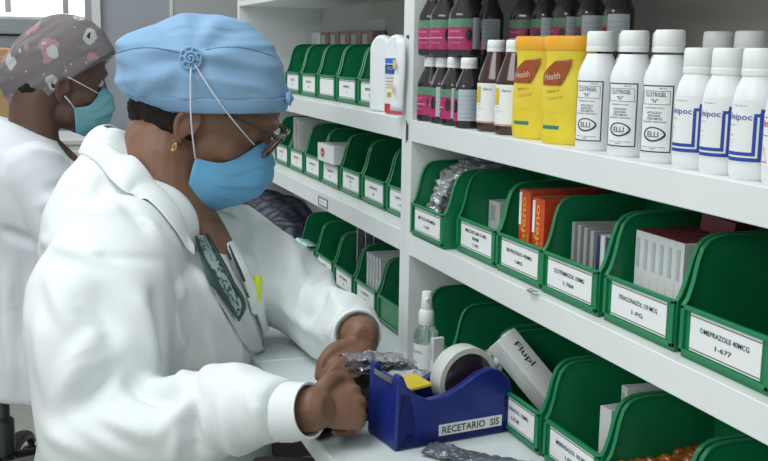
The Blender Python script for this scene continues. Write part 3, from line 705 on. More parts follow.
class Surf:
    def __init__(s, me, off=(0,0,0)): s.t = BVHTree.FromPolygons([v.co+Vector(off) for v in me.vertices], [tuple(p.vertices) for p in me.polygons])
    def hit(s, yz, out=.004, origin=(0,-.54,0), px=-1.5):
        """point on the garment seen in side elevation at (y,z) of the plane x = px"""
        o = Vector(origin); d = (Vector((px, yz[1], yz[2]))-o).normalized() if len(yz) == 3 else None
        loc, n, i, dist = s.t.ray_cast(o, d)
        if loc is None: loc, n, i, dist = s.t.find_nearest(Vector((px, yz[1], yz[2])))
        if n.dot(d) > 0: n = -n
        return loc+n*out
def ribbon(surf, A, B, m=5, n=16, out=.004, puff=0, origin=None):
    A, _ = spline(A, 0, 6); B, _ = spline(B, 0, 6); rows = []
    def at(P, t): f = t*(len(P)-1); i = min(int(f), len(P)-2); return P[i].lerp(P[i+1], f-i)
    for k in range(n+1):
        a, b = at(A, k/n), at(B, k/n); row = []
        for j in range(m+1):
            q = a.lerp(b, j/m); row.append(surf.hit(tuple(q), out+puff*math.sin(PI*j/m))-Vector(origin))
        rows.append([tuple(p) for p in row])
    return MB().grid(rows)
def mask_mesh(M, org):
    A = [0,.25,.5,.75,1]
    top = [(0,.100,.037),(.020,.095,.032),(.040,.083,.004),(.060,.066,-.018),(.073,.032,-.031)]
    mid = [(0,.137,-.016),(.028,.128,-.024),(.050,.106,-.042),(.066,.078,-.054),(.074,.040,-.058)]
    bot = [(0,.098,-.088),(.020,.094,-.090),(.040,.083,-.091),(.056,.068,-.090),(.066,.050,-.086)]
    def interp(P, a): 
        pts, _ = spline(P, 0, 8); f = a*(len(pts)-1); i = min(int(f), len(pts)-2); return pts[i].lerp(pts[i+1], f-i)
    rows = []; nt, na = 26, 20
    for k in range(nt+1):
        t = k/nt; row = []
        for j in range(-na, na+1):
            a = abs(j)/na; s = -1 if j < 0 else 1; p0, p1, p2 = interp(top,a), interp(mid,a), interp(bot,a)
            q = p0*(1-t)*(1-2*t)+p1*4*t*(1-t)+p2*t*(2*t-1)
            pl = (.0042*((t*4.2+.35*a*a) % 1.0) if .14 < t < .88 else 0)*(1-a**3)
            q = q+Vector((0,1,0))*pl; row.append(tuple(M @ Vector((q.x*s, q.y, q.z))-Vector(org)))
        rows.append(row)
    edge = [rows[0], rows[-1]]
    return MB().grid(rows), M, (interp(top,1), interp(top,.42), interp(bot,1))
def rosette(c, X, Y, Zn, R, org, name, m, parent):
    """flower-like cloth button: ring of gathered petals with a coil inside"""
    mb = MB(); F = Matrix(((X.x,Y.x,Zn.x,c.x-org[0]),(X.y,Y.y,Zn.y,c.y-org[1]),(X.z,Y.z,Zn.z,c.z-org[2]),(0,0,0,1)))
    mb.lathe([(R*.2,-.002),(R*.8,-.001),(R*.9,.002),(R*.6,.004)],24,F)
    for i in range(8):
        a = 2*PI*i/8; mb.tube([(R*.45*math.cos(a-.25),R*.45*math.sin(a-.25),.003),(R*.95*math.cos(a-.1),R*.95*math.sin(a-.1),.004),(R*.95*math.cos(a+.5),R*.95*math.sin(a+.5),.004),(R*.55*math.cos(a+.6),R*.55*math.sin(a+.6),.005)],[.0016]*4,n=6,sub=3,M=F)
    pts = [(R*(.62-.045*i)*math.cos(i*.9),R*(.62-.045*i)*math.sin(i*.9),.005+.0003*i) for i in range(13)]
    mb.tube(pts,[.0017]*13,n=6,sub=3,M=F)
    return mb.build(name, m, parent, smooth=True)

def office_chair(loc, rz, label):
    t = thing('office_chair', label, 'chair', loc, rz, 'black office chairs')
    MB().lathe([(.21,0),(.235,.02),(.235,.05),(.21,.075)],40,T((0,0,.42)),sx=1,sy=.95,expo=3).build('seat', BLACKPL, t, smooth=True)
    rs = MB(); rows = []
    rs.prism([(-.19,.60),(.19,.60),(.20,.85),(.16,.93),(-.16,.93),(-.20,.85)],-.285,-.245,'y'); rs.build('backrest', BLACKPL, t, bevel=.012, seg=3)
    MB().tube([(0,-.16,.42),(0,-.25,.44),(0,-.295,.55),(0,-.29,.70)],[.018]*4).build('back_bar', BLACKPL, t, smooth=True)
    MB().lathe([(.028,.10),(.028,.24),(.018,.25),(.018,.43)],20).build('gas_column', DARKMETAL, t, smooth=True)
    for i in range(5):
        a = 2*PI*i/5+.32; d = Vector((math.cos(a), math.sin(a), 0))
        l = MB().tube([(d.x*.02,d.y*.02,.135),(d.x*.14,d.y*.14,.135),(d.x*.235,d.y*.235,.112),(d.x*.285,d.y*.285,.078)],[.024,.021,.017,.013],flat=.8).build('base_leg', BLACKPL, t, smooth=True)
        n_ = Vector((-d.y, d.x, 0)); c = MB()
        for s in (-1,1):
            F = T((d.x*.285+n_.x*.014*s, d.y*.285+n_.y*.014*s, .0305)) @ Rz(a) @ Rx(PI/2)
            c.lathe([(.018,-.010),(.027,-.009),(.030,-.004),(.030,.004),(.027,.009),(.018,.010)],24,F)
        c.tube([(d.x*.285,d.y*.285,.078),(d.x*.285,d.y*.285,.035)],[.009,.012]); c.build('caster', BLACKPL, l, smooth=True)
    return t

# ======== the pharmacist in front ========
ORG = (-1.56,-.34,-H)
def loc(p): return tuple(Vector(p)-Vector(ORG))
p1 = thing('person', 'person in a white coat and plain blue cap filling small bags at the counter', 'person', ORG)
MH = head_matrix((-1.566,-.287,-.113), math.radians(20), math.radians(33), .97)
body = MB(); head_parts(body, MH)
FW = (.55,.83,0)
body.tube([MH @ Vector((0,-.020,.02)), MH @ Vector((0,-.028,-.045)), (-1.562,-.335,-.155), (-1.565,-.345,-.24)], [.060,.058,.060,.085], n=24)
body.tube([(-1.595,-.36,-.70),(-1.58,-.345,-.50),(-1.572,-.345,-.33),(-1.566,-.345,-.22)],[.12,.11,.12,.075],n=24)
body.ell((-1.60,-.36,-.68),(.16,.13,.10),24,14)
RW = (-1.1286,-0.2322,-0.4080); RWV = Vector(RW)
LW = Vector((-1.318,-.112,-.378))
body.tube([(-1.45,-.42,-.27),(-1.38,-.45,-.37),(-1.33,-.445,-.485),(-1.24,-.335,-.445),RW],[.045,.045,.042,.034,.028])
body.tube([(-1.70,-.22,-.30),(-1.60,-.12,-.40),(-1.55,-.100,-.415),(-1.44,-.11,-.400),tuple(LW)],[.045,.042,.040,.034,.025])
body.tube([(-1.70,-.22,-.28),(-1.57,-.34,-.22),(-1.45,-.42,-.27)],[.05,.06,.05])
# legs and feet below the counter
for s in (-1,1):
    hx, hy = -1.60+s*.075, -.34-s*.04
    body.tube([(hx,hy,-.70),(hx+.02,hy+.22,-.705),(hx+.03,hy+.33,-.72)],[.085,.07,.058]); body.tube([(hx+.03,hy+.33,-.72),(hx+.03,hy+.34,-.92),(hx+.03,hy+.31,-1.11)],[.056,.052,.036]); body.tube([(hx+.03,hy+.29,-1.145),(hx+.035,hy+.36,-1.150),(hx+.04,hy+.44,-1.158)],[.034,.032,.020],flat=1.0)
# right hand: a fist closed over the stapler
ST0 = Vector((-1.175,-.205,-.425)); SDIR = Vector((-.50,.86,0)).normalized()
fist = [(1.15,1.35,.75),(1.2,1.4,.8),(1.25,1.4,.8),(1.3,1.4,.8)]
hand(body, RWV-Vector((.0,.004,0)), (-.12,.99,-.10), (.80,.10,.60), 1 if False else -1, fist, [(.022,.022,.004),(.046,.042,.006),(.056,.070,-.002),(.044,.094,-.012)], s=.69)
# left hand: palm down, wrist to the upper right, thumb and fingers pinching the bags
lc = [(.35,.35,.2),(.40,.40,.25),(.5,.45,.25),(.6,.5,.3)]
hand(body, LW+Vector((.010,.004,-.010)), (.50,-.52,-.48), (.75,.28,.62), 1, lc, [(.020,.020,-.002),(.044,.048,-.004),(.050,.078,-.012),(.040,.104,-.024)], s=.72, spread=.12)
b1 = place_body(body, 'body', SKIN, p1, ORG, .0024, 2)
print('BODY1', len(b1.data.vertices))
# eyes
for s in (-1,1):
    e = MB().ell((s*.031,.0790,.039),(.0118,.0118,.0105),16,10,MH); e.v = [tuple(Vector(v)-Vector(ORG)) for v in e.v]; e.build('eye', mat('eye_white',(.55,.52,.48),.3), p1, smooth=True)
# hair showing at the nape
hb = MB(); hb.ell((0,-.034,-.002),(.0735,.071,.050),40,26,MH); hb.ell((0,-.070,-.018),(.052,.034,.034),30,20,MH); hb.ell((.048,-.010,.040),(.026,.05,.022),24,16,MH); hb.ell((-.048,-.010,.040),(.026,.05,.022),24,16,MH)
hm = remeshed(hb, .003, 1, 'hair')
_N = [v.normal.copy() for v in hm.vertices]; _MI = MH.inverted()
for v in hm.vertices:
    q = _MI @ v.co; v.co += _N[v.index]*(.0022*noise.noise(q*90)+.0035*noise.noise(Vector((q.x*40,q.y*40,q.z*160))))
hm.transform(T(-Vector(ORG))); link('hair', hm, HAIR, p1, smooth=True, angle=180)
# blue cap
RH = Vector((.326,.945,0)).normalized(); FH = Vector((-.945,.326,0)).normalized(); OC = Vector((-1.56,-.272,-.116))
rg = [(-.072,.1130,.0270,.086,.0),(-.0850,.1140,.0315,.089,.0),(-.1030,.1160,.0400,.092,.0),(-.1205,.1165,.0500,.096,0),(-.1275,.1125,.0678,.100,0),(-.1300,.1060,.0937,.100,0),(-.1280,.0960,.1140,.094,0),(-.1190,.0850,.1290,.085,0),(-.0960,.0730,.1400,.072,0),(-.0600,.0600,.1495,.055,0),(-.040,.042,.1570,.037,0),(-.0182,.019,.1630,.018,0)]
def capring(l, r_, z, dp, k, n=64):
    c = (l+r_)/2; hw = (r_-l)/2; out = []
    for i in range(n):
        a = 2*PI*i/n; ca, sa = math.cos(a), math.sin(a); e = 2.25
        u = c+hw*math.copysign(abs(ca)**(2/e), ca); d = dp*math.copysign(abs(sa)**(2/e), sa)
        out.append(OC+RH*u+FH*d+Vector((0,0,z)))
    return out
P, Q = spline([(a,b,c) for a,b,c,d,k in rg], [d for a,b,c,d,k in rg], 5)
ros = OC+RH*(-.006)-FH*.0935+Vector((0,0,.1005))
RRv = []
for i,(p,dp) in enumerate(zip(P,Q)):
    RRv.append([tuple(q) for q in capring(p.x,p.y,p.z,dp,0)])
cm = MB().rings(RRv, True, True).mesh('cap')
gat = OC+RH*(-.095)-FH*.035+Vector((0,0,.035))           # where the back is gathered
_N = [v.normal.copy() for v in cm.vertices]
for v in cm.vertices:
    p = v.co.copy(); z = p.z-OC.z; q = p-ros; d = 0; sx__ = (p-OC).dot(RH)
    rr = q.length; ang = math.atan2(q.z, q.dot(RH))
    if z > .045:                                              # pleats running out from the button
        f = math.exp(-((rr-.045)/.045)**2); d += .0046*f*math.sin(ang*7+.6)*(1 if p.dot(FH) < OC.dot(FH)+.02 else 0)
    g = p-gat; gr = g.length; ga = math.atan2(g.z, g.dot(RH))
    if z > .028: d += .0062*math.exp(-(gr/.05)**2)*math.sin(ga*9)
    d += (.0034*noise.noise(Vector((p.x*14,p.y*14,p.z*34)))+.0030*max(0,1-abs(noise.noise(Vector((sx__*9+z*12,z*26,2.2))))*4))*(1 if z > .045 else .2)
    # seam valley across the upper cap
    zs = .1120+.006*math.cos((p-OC).dot(RH)*18)
    d -= .0020*math.exp(-((z-zs)/.004)**2)
    if .036 < z < .0405: d -= .0012
    v.co = p+_N[v.index]*d
cm.transform(T(-Vector(ORG))); cap = link('cap', cm, CAPBLUE, p1, smooth=True, angle=180, sub=1)
# headband below the seam
bd = MB(); rows = []
for (l,r_,z,dp) in ((-.0715,.1125,.0250,.0855),(-.0785,.1145,.0275,.0880),(-.0990,.1172,.0380,.0930),(-.1085,.1176,.0440,.0942),(-.1090,.1165,.0450,.0932)):
    rows.append([tuple(q-Vector(ORG)) for q in capring(l,r_,z,dp+.0012,0)])
bd.rings(rows, False, False).build('headband', CAPBLUE, cap, smooth=True, solid=.0012)
# stitched seam
SC = BVHTree.FromPolygons([v.co+Vector(ORG) for v in cm.vertices], [tuple(p.vertices) for p in cm.polygons])
_h = SC.ray_cast(ros-FH*.2, FH)
ros = _h[0]-FH*.001 if _h[0] else ros
rosette(ros, RH, Vector((0,0,1)), -FH, .0150, ORG, 'rosette', CAPBLUE, cap)
rosette(OC+RH*.118-FH*.030+Vector((0,0,.045)), -FH, Vector((0,0,1)), RH, .010, ORG, 'tie_knot', CAPBLUE, cap)
SEAM = mat('darker_blue_stitching', (.14,.26,.42), .8)
for (u0,u1,z0,z1) in ((-.128,-.020,.103,.108),(.012,.100,.112,.104)):
    pts = []
    for k in range(22):
        t_ = k/21; q = OC+RH*(u0+(u1-u0)*t_)+Vector((0,0,z0+(z1-z0)*t_+.008*math.sin(PI*t_))); h_ = SC.ray_cast(q-FH*.3, FH)
        if h_[0] is not None: pts.append(loc(h_[0]-FH*.0002))
    MB().tube(pts, [.0008]*len(pts), n=6, sub=1).build('seam', SEAM, cap, smooth=True)
# mask
mm_, _, cor = mask_mesh(MH, ORG); mk = mm_.build('mask', MASKBLUE, p1, smooth=True, solid=.0016, angle=180)
c0 = MH @ Vector((cor[0].x+.001, cor[0].y, cor[0].z)); c1 = MH @ Vector((.044,.086,.030))
for a_, b_, e in ((c0, ros-Vector((0,0,.012))-FH*.003, .036),(MH @ Vector((.036,.090,.028)), ros+RH*.006-Vector((0,0,.010))-FH*.003, .050)):
    md = []
    for k in range(15):
        q = a_.lerp(b_, k/14)-FH*e*math.sin(PI*k/14)*.5; h_ = SC.ray_cast(q-FH*.3, FH)
        if h_[0] and (h_[0]-q).dot(FH) < .0045: q = h_[0]-FH*.0045
        md.append(loc(q))
    MB().tube(md, [.0011]*15, n=8, sub=2).build('ear_strap', STRAP, mk, smooth=True)
# glasses: rims, lenses, temples
gl = MB(); gm = MB()
def gp(x,y,z): return loc(MH @ Vector((x,y,z)))
for s in (-1,1):
    x0, x1 = .008, .062; zt, zb = .060, .022
    ry = [(s*x0,.118,zt),(s*(x0+x1)/2,.118,zt+.002),(s*x1,.114,zt),(s*x1,.110,zb+.006),(s*(x0+x1)/2,.112,zb),(s*x0,.113,zb+.004),(s*x0,.118,zt)]
    gl.tube([gp(*q) for q in ry],[.0030]*7,n=8,sub=2)
    gl.tube([gp(s*.062,.114,.057),gp(s*.071,.098,.060),gp(s*.080,.04,.050),gp(s*.082,-.004,.036),gp(s*.082,-.02,.012)],[.0058,.0056,.0040,.0030,.0024],n=8,flat=.4)
    gm.add([gp(*q) for q in ry[:-1]],[(0,1,2,3,4,5)])
gl.tube([gp(-.008,.118,.052),gp(0,.120,.054),gp(.008,.118,.052)],[.0022]*3,n=8)
go = gl.build('glasses', GLASSFRAME, p1, smooth=True); gm.build('lens', LENS, go)
# ear ring
MB().tube([gp(.087,-.001,-.026),gp(.090,.003,-.031),gp(.089,.001,-.036),gp(.086,-.003,-.031),gp(.087,-.001,-.026)],[.0011]*5,n=6).ell(gp(.088,0,-.037),(.0022,.0022,.0022),10,6).build('earring', mat('gold',(.7,.5,.2),.25,metal=.9), p1, smooth=True)
# coat
coat = MB()
ts = [((-1.60,-.36,-.84),.21,.18,.0),((-1.60,-.36,-.70),.21,.17,.0),((-1.59,-.350,-.58),.195,.155,0),((-1.585,-.345,-.46),.185,.140,0),((-1.575,-.345,-.36),.188,.140,.0),((-1.568,-.355,-.305),.185,.135,.15),((-1.562,-.360,-.268),.165,.122,.35),((-1.560,-.360,-.236),.130,.104,.6),((-1.560,-.352,-.212),.094,.084,.85),((-1.558,-.346,-.196),.074,.070,1.0)]
coat.rings([sec(c,FW,hw,hd,40,2.3,tl) for c,hw,hd,tl in ts])
CUFF_R = RWV-Vector((-.004,.010,0))
coat.tube([(-1.46,-.405,-.275),(-1.405,-.445,-.335),(-1.365,-.452,-.42),(-1.325,-.442,-.495)],[.080,.088,.086,.082],n=28,closed_round=True)
coat.tube([(-1.325,-.442,-.495),(-1.265,-.375,-.465),(-1.205,-.305,-.425),tuple(CUFF_R+Vector((-.012,-.02,0)))],[.080,.064,.046,.037],n=28,closed_round=False)
coat.tube([(-1.50,-.385,-.260),(-1.56,-.36,-.265),(-1.68,-.245,-.300)],[.080,.07,.068],n=28)
CUFF_L = LW+Vector((-.018,0,-.002))
coat.tube([(-1.68,-.235,-.310),(-1.625,-.155,-.370),(-1.575,-.110,-.410)],[.070,.064,.054],n=28)
coat.tube([(-1.575,-.110,-.410),(-1.50,-.105,-.408),(-1.42,-.110,-.392),tuple(CUFF_L)],[.054,.052,.044,.038],n=28,closed_round=False)
# skirt of the coat over the lap
coat.rings([sec((-1.58,-.20,-.655),(0,1,0),.20,.20,32,2.6),sec((-1.58,-.18,-.72),(0,1,0),.215,.22,32,2.6),sec((-1.58,-.17,-.83),(0,1,0),.225,.23,32,2.6)])
cme = remeshed(coat, .006, 4, 'coat')
V3 = lambda *a: Vector(a)
folds = [ ((-1.3000,-0.4097,-0.3080),(-1.3000,-0.3907,-0.3885),.008,.012),((-1.2800,-0.5025,-0.4208),(-1.2800,-0.4684,-0.3639),.008,.014),((-1.2400,-0.4616,-0.4338),(-1.2400,-0.3900,-0.4612),.009,.012),((-1.2400,-0.3900,-0.4612),(-1.2400,-0.3413,-0.4206),.009,.010),
  ((-1.2500,-0.4875,-0.4432),(-1.2500,-0.4249,-0.4839),.007,.013),((-1.2200,-0.3385,-0.4144),(-1.2000,-0.3308,-0.4795),.006,.010),((-1.2000,-0.3146,-0.4126),(-1.2000,-0.3031,-0.4826),.005,.009),((-1.3800,-0.4907,-0.2617),(-1.3600,-0.3647,-0.2744),-.005,.006),
  ((-1.3800,-0.3621,-0.2785),(-1.3600,-0.3443,-0.3663),-.004,.007),((-1.3200,-0.4612,-0.2905),(-1.3000,-0.4289,-0.3573),-.006,.016),((-1.3400,-0.5150,-0.3360),(-1.3200,-0.5131,-0.4328),.005,.014),
  ((-1.6200,-0.1176,-0.3181),(-1.6000,-0.1552,-0.3932),.006,.010),((-1.5800,-0.0988,-0.3308),(-1.5000,-0.0781,-0.4061),.006,.009),((-1.5000,-0.0865,-0.3512),(-1.5000,-0.1485,-0.4167),-.005,.010),((-1.6600,-0.1737,-0.2818),(-1.6200,-0.1988,-0.3336),.005,.010),
  ((-1.4500,-0.2993,-0.3929),(-1.4500,-0.2906,-0.4964),.007,.010),((-1.4500,-0.2607,-0.3520),(-1.4500,-0.2500,-0.4704),.006,.011),((-1.4500,-0.3335,-0.3474),(-1.4200,-0.3254,-0.4258),-.006,.010),((-1.4600,-0.4231,-0.1922),(-1.4400,-0.3737,-0.2523),-.004,.009),((-1.4400,-0.4767,-0.2213),(-1.4400,-0.4126,-0.2236),.004,.010)]
folds += [((-1.4000,-0.3799,-0.3194),(-1.4000,-0.3684,-0.4026),-.008,.008),((-1.4000,-0.3200,-0.2954),(-1.4000,-0.2763,-0.3957),.006,.007),((-1.4000,-0.3469,-0.3145),(-1.4000,-0.3360,-0.4687),.007,.008),((-1.4000,-0.2593,-0.3405),(-1.4000,-0.2290,-0.4352),.005,.008),
  ((-1.4000,-0.5162,-0.2460),(-1.4000,-0.4304,-0.2789),.005,.008),((-1.4000,-0.5056,-0.2922),(-1.4000,-0.4771,-0.3670),.007,.012),((-1.3000,-0.4523,-0.3429),(-1.3000,-0.5013,-0.4084),.007,.012),((-1.3000,-0.4296,-0.3892),(-1.3000,-0.4848,-0.4418),-.010,.010),((-1.3000,-0.4241,-0.4089),(-1.3000,-0.3694,-0.4400),-.012,.012),
  ((-1.3000,-0.5206,-0.4637),(-1.3000,-0.4568,-0.5030),.007,.012),((-1.2000,-0.3713,-0.4255),(-1.2000,-0.3780,-0.4778),.007,.007),((-1.2000,-0.3537,-0.4187),(-1.2000,-0.3486,-0.4812),-.007,.006),((-1.2000,-0.2880,-0.3965),(-1.2000,-0.2737,-0.4568),.004,.007),
  ((-1.5000,-0.1717,-0.2755),(-1.5000,-0.1410,-0.3557),.006,.007),((-1.5000,-0.1102,-0.3268),(-1.5000,-0.1486,-0.3859),.006,.007),((-1.5000,-0.0674,-0.3678),(-1.5000,-0.1095,-0.4273),.005,.006),((-1.5000,-0.2061,-0.2651),(-1.5000,-0.1716,-0.3463),-.007,.008),((-1.5000,-0.1868,-0.3681),(-1.5000,-0.1174,-0.4268),.005,.008),
  ((-1.4600,-0.4420,-0.1714),(-1.4600,-0.4563,-0.2183),.004,.008),((-1.4600,-0.4105,-0.2130),(-1.4400,-0.3406,-0.2745),.004,.006)]
folds = [(a,b,c*1.7,d*1.1) for a,b,c,d in folds]; cme.update(); wrinkle(cme, .012, 10, (1,1,.5), 3, folds, True)
_b = bmesh.new(); _b.from_mesh(cme)
for _ in range(2): bmesh.ops.smooth_vert(_b, verts=_b.verts, factor=.5, use_axis_x=True, use_axis_y=True, use_axis_z=True)
_b.to_mesh(cme); _b.free()
S1 = Surf(cme)
cme2 = cme.copy(); cme2.transform(T(-Vector(ORG))); coat_o = link('coat', cme2, CLOTH, p1, smooth=True, angle=180, sub=1)
# cuffs
for nm, W0, D0, r_ in (('cuff',CUFF_R,(RWV-Vector((-1.24,-.335,-.445))).normalized(),.0345),('cuff',CUFF_L,(LW-Vector((-1.50,-.10,-.392))).normalized(),.0345)):
    a0 = W0-D0*.030; a1 = W0+D0*.010
    up = D0.cross(Vector((0,0,1))).normalized(); w2_ = D0.cross(up); rr = []
    for c_, f in ((a0,1.04),(a0.lerp(a1,.33),1.06),(a0.lerp(a1,.66),1.0),(a1,.98),(a1-D0*.001,.90),(a1-D0*.02,.86)):
        rr.append([loc(c_+up*(r_*f*math.cos(2*PI*k/32))+w2_*(r_*f*math.sin(2*PI*k/32)*.95)) for k in range(32)])
    MB().rings(rr, False, False).build('cuff', CLOTH, coat_o, smooth=True, angle=60)
# dark trousers below the coat
tr = MB()
for s in (-1,1):
    hx, hy = -1.60+s*.075, -.34-s*.04
    tr.tube([(hx,hy,-.70),(hx+.02,hy+.22,-.705),(hx+.03,hy+.335,-.72),(hx+.032,hy+.345,-.76),(hx+.03,hy+.34,-.92),(hx+.03,hy+.31,-1.09)],[.098,.082,.072,.070,.066,.058],n=24)
trm = remeshed(tr, .008, 3, 'trousers'); trm.transform(T(-Vector(ORG))); link('trousers', trm, mat('grey_brown_trousers',(.16,.14,.13),.85,bump=.1), p1, smooth=True, angle=180)

for s in (-1,1):
    hx, hy = -1.60+s*.075, -.34-s*.04
    MB().tube([loc((hx+.03,hy+.29,-1.137)),loc((hx+.035,hy+.37,-1.142)),loc((hx+.04,hy+.46,-1.152))],[.043,.040,.028]).build('shoe', BLACKPL, p1, smooth=True)
# collar leaf around the neck: stands at the back, falls to a point in front
def rowpt(pts, t):
    f = t*(len(pts)-1); i = min(int(f), len(pts)-2); return pts[i].lerp(pts[i+1], f-i)
def collar(side):
    s = side
    inner, _ = spline([(-1.585,-.420,-.120) if s > 0 else (-1.585,-.420,-.120), (-1.5000,-0.3796,-0.1566) if s > 0 else (-1.630,-.375,-.130), (-1.4750,-0.3574,-0.1904) if s > 0 else (-1.640,-.320,-.180), (-1.4500,-0.3343,-0.2306) if s > 0 else (-1.625,-.275,-.215), (-1.4300,-0.3162,-0.2697) if s > 0 else (-1.575,-.255,-.245)], 0, 6)
    outer, _ = spline([(-1.590,-.434,-.172) if s > 0 else (-1.590,-.434,-.172), (-1.4600,-0.4176,-0.1828) if s > 0 else (-1.68,-.400,-.190), (-1.4400,-0.3913,-0.2080) if s > 0 else (-1.69,-.31,-.205), (-1.4200,-0.3600,-0.2400) if s > 0 else (-1.665,-.245,-.240), (-1.4200,-0.3166,-0.2803) if s > 0 else (-1.580,-.215,-.265)], 0, 6)
    rows = []
    for k in range(25):
        a, b = rowpt(inner,k/24), rowpt(outer,k/24); row = []
        for j in range(7):
            q = a.lerp(b, j/6); loc_, n, i, d = S1.t.find_nearest(q)
            if n.dot(q-Vector((-1.56,-.345,q.z))) < 0: n = -n
            if (q-loc_).dot(n) < .004: q = loc_+n*.004
            q = q+Vector((0,0,.006*math.sin(PI*j/6)))
            row.append(loc(q))
        rows.append(row)
    return MB().grid(rows).build('collar', CLOTH, coat_o, smooth=True, solid=.003, angle=180, sub=1)
collar(1); collar(-1)
def rib(A, B, name, m, parent, out=.004, puff=0, solid=.002, n=20, mm=6):
    return ribbon(S1, A, B, mm, n, out, puff, ORG).build(name, m, parent, smooth=True, solid=solid, angle=180)
# far lapel and front edge of the coat
rib([(-1.5000,-0.2649,-0.2832),(-1.5000,-0.2506,-0.3164),(-1.5000,-0.2244,-0.3779),(-1.5000,-0.2111,-0.4152)],[(-1.5000,-0.2504,-0.2810),(-1.5000,-0.2359,-0.3112),(-1.5000,-0.2154,-0.3663),(-1.5000,-0.2035,-0.4097)],'lapel',CLOTH,coat_o,.007,.003)
# inner shirt in the opening
rib([(-1.5000,-0.3037,-0.2786),(-1.5000,-0.2927,-0.3113),(-1.5000,-0.2658,-0.3782),(-1.5000,-0.2278,-0.4446)],[(-1.5000,-0.2707,-0.2771),(-1.5000,-0.2535,-0.3133),(-1.5000,-0.2245,-0.3839),(-1.5000,-0.2036,-0.4434)],'inner_shirt',INNER,coat_o,.003,.001,.0015)
rib([(-1.5000,-0.2621,-0.2878),(-1.5000,-0.2521,-0.3163),(-1.5000,-0.2420,-0.3392)],[(-1.5000,-0.2591,-0.2864),(-1.5000,-0.2477,-0.3166),(-1.5000,-0.2390,-0.3379)],'dark_trim',mat('dark_green_trim',(.03,.05,.05),.7),coat_o,.009,0,.001,10,2)
# patterned green scarf end hanging from the neck
def scarf_mat():
    m = mat('green_patterned_cloth',(.10,.19,.17),.8); nt = m.node_tree; b = nt.nodes['Principled BSDF']; tc = nt.nodes['Texture Coordinate']
    n = nt.nodes.new('ShaderNodeTexNoise'); n.inputs['Scale'].default_value = 75; n.inputs['Detail'].default_value = 1; n.inputs['Distortion'].default_value = 1.5
    r = nt.nodes.new('ShaderNodeValToRGB'); e = r.color_ramp.elements; e[0].position = .42; e[0].color = (.05,.10,.085,1); e[1].position = .50; e[1].color = (.36,.47,.46,1)
    nt.links.new(tc.outputs['Object'], n.inputs['Vector']); nt.links.new(n.outputs[0], r.inputs[0]); nt.links.new(r.outputs[0], b.inputs['Base Color']); return m
sf = rib([(-1.5000,-0.3107,-0.2667),(-1.5000,-0.2970,-0.3096),(-1.5000,-0.2758,-0.3521),(-1.5000,-0.2556,-0.3833),(-1.5000,-0.2527,-0.3896)],[(-1.5000,-0.2979,-0.2657),(-1.5000,-0.2796,-0.3002),(-1.5000,-0.2596,-0.3412),(-1.5000,-0.2437,-0.3706),(-1.5000,-0.2483,-0.3899)],'scarf',scarf_mat(),coat_o,.008,.002,.002)
DG = mat('dark_green_edge',(.035,.085,.07),.7)
rib([(-1.5000,-0.3136,-0.2680),(-1.5000,-0.2999,-0.3109),(-1.5000,-0.2787,-0.3534),(-1.5000,-0.2542,-0.3910)],[(-1.5000,-0.3093,-0.2667),(-1.5000,-0.2955,-0.3082),(-1.5000,-0.2743,-0.3507),(-1.5000,-0.2497,-0.3867)],'scarf_edge',DG,sf,.0105,0,.001,16,2)
rib([(-1.5000,-0.2993,-0.2642),(-1.5000,-0.2810,-0.2986),(-1.5000,-0.2611,-0.3396),(-1.5000,-0.2452,-0.3705),(-1.5000,-0.2512,-0.3912)],[(-1.5000,-0.2950,-0.2630),(-1.5000,-0.2767,-0.2974),(-1.5000,-0.2567,-0.3384),(-1.5000,-0.2407,-0.3723),(-1.5000,-0.2483,-0.3944)],'scarf_edge',DG,sf,.0105,0,.001,16,2)
# breast pocket
rib([(-1.5000,-0.2333,-0.3637),(-1.5000,-0.2260,-0.3883)],[(-1.5000,-0.2109,-0.3561),(-1.5000,-0.2065,-0.3805)],'pocket',CLOTH,coat_o,.006,.002,.002)
a_ = S1.hit((-1.5000,-0.2214,-0.3660),.009); b_ = S1.hit((-1.5000,-0.2234,-0.3313),.012)
hp = thing('highlighter_pen', 'neon yellow highlighter clipped in the white coat breast pocket', 'pen', (a_.x,a_.y,a_.z))
d_ = b_-a_; MB().tube([(0,0,0),tuple(d_*.72)],[.0062,.0062],n=16,sub=1,closed_round=False).build('barrel', NEON, hp, smooth=True); MB().tube([tuple(d_*.70),tuple(d_)],[.0070,.0060],n=16,sub=1,closed_round=False).build('cap', NEON, hp, smooth=True)
office_chair((-1.60,-.44,-H), 0, 'black office chair under the person in the blue cap')

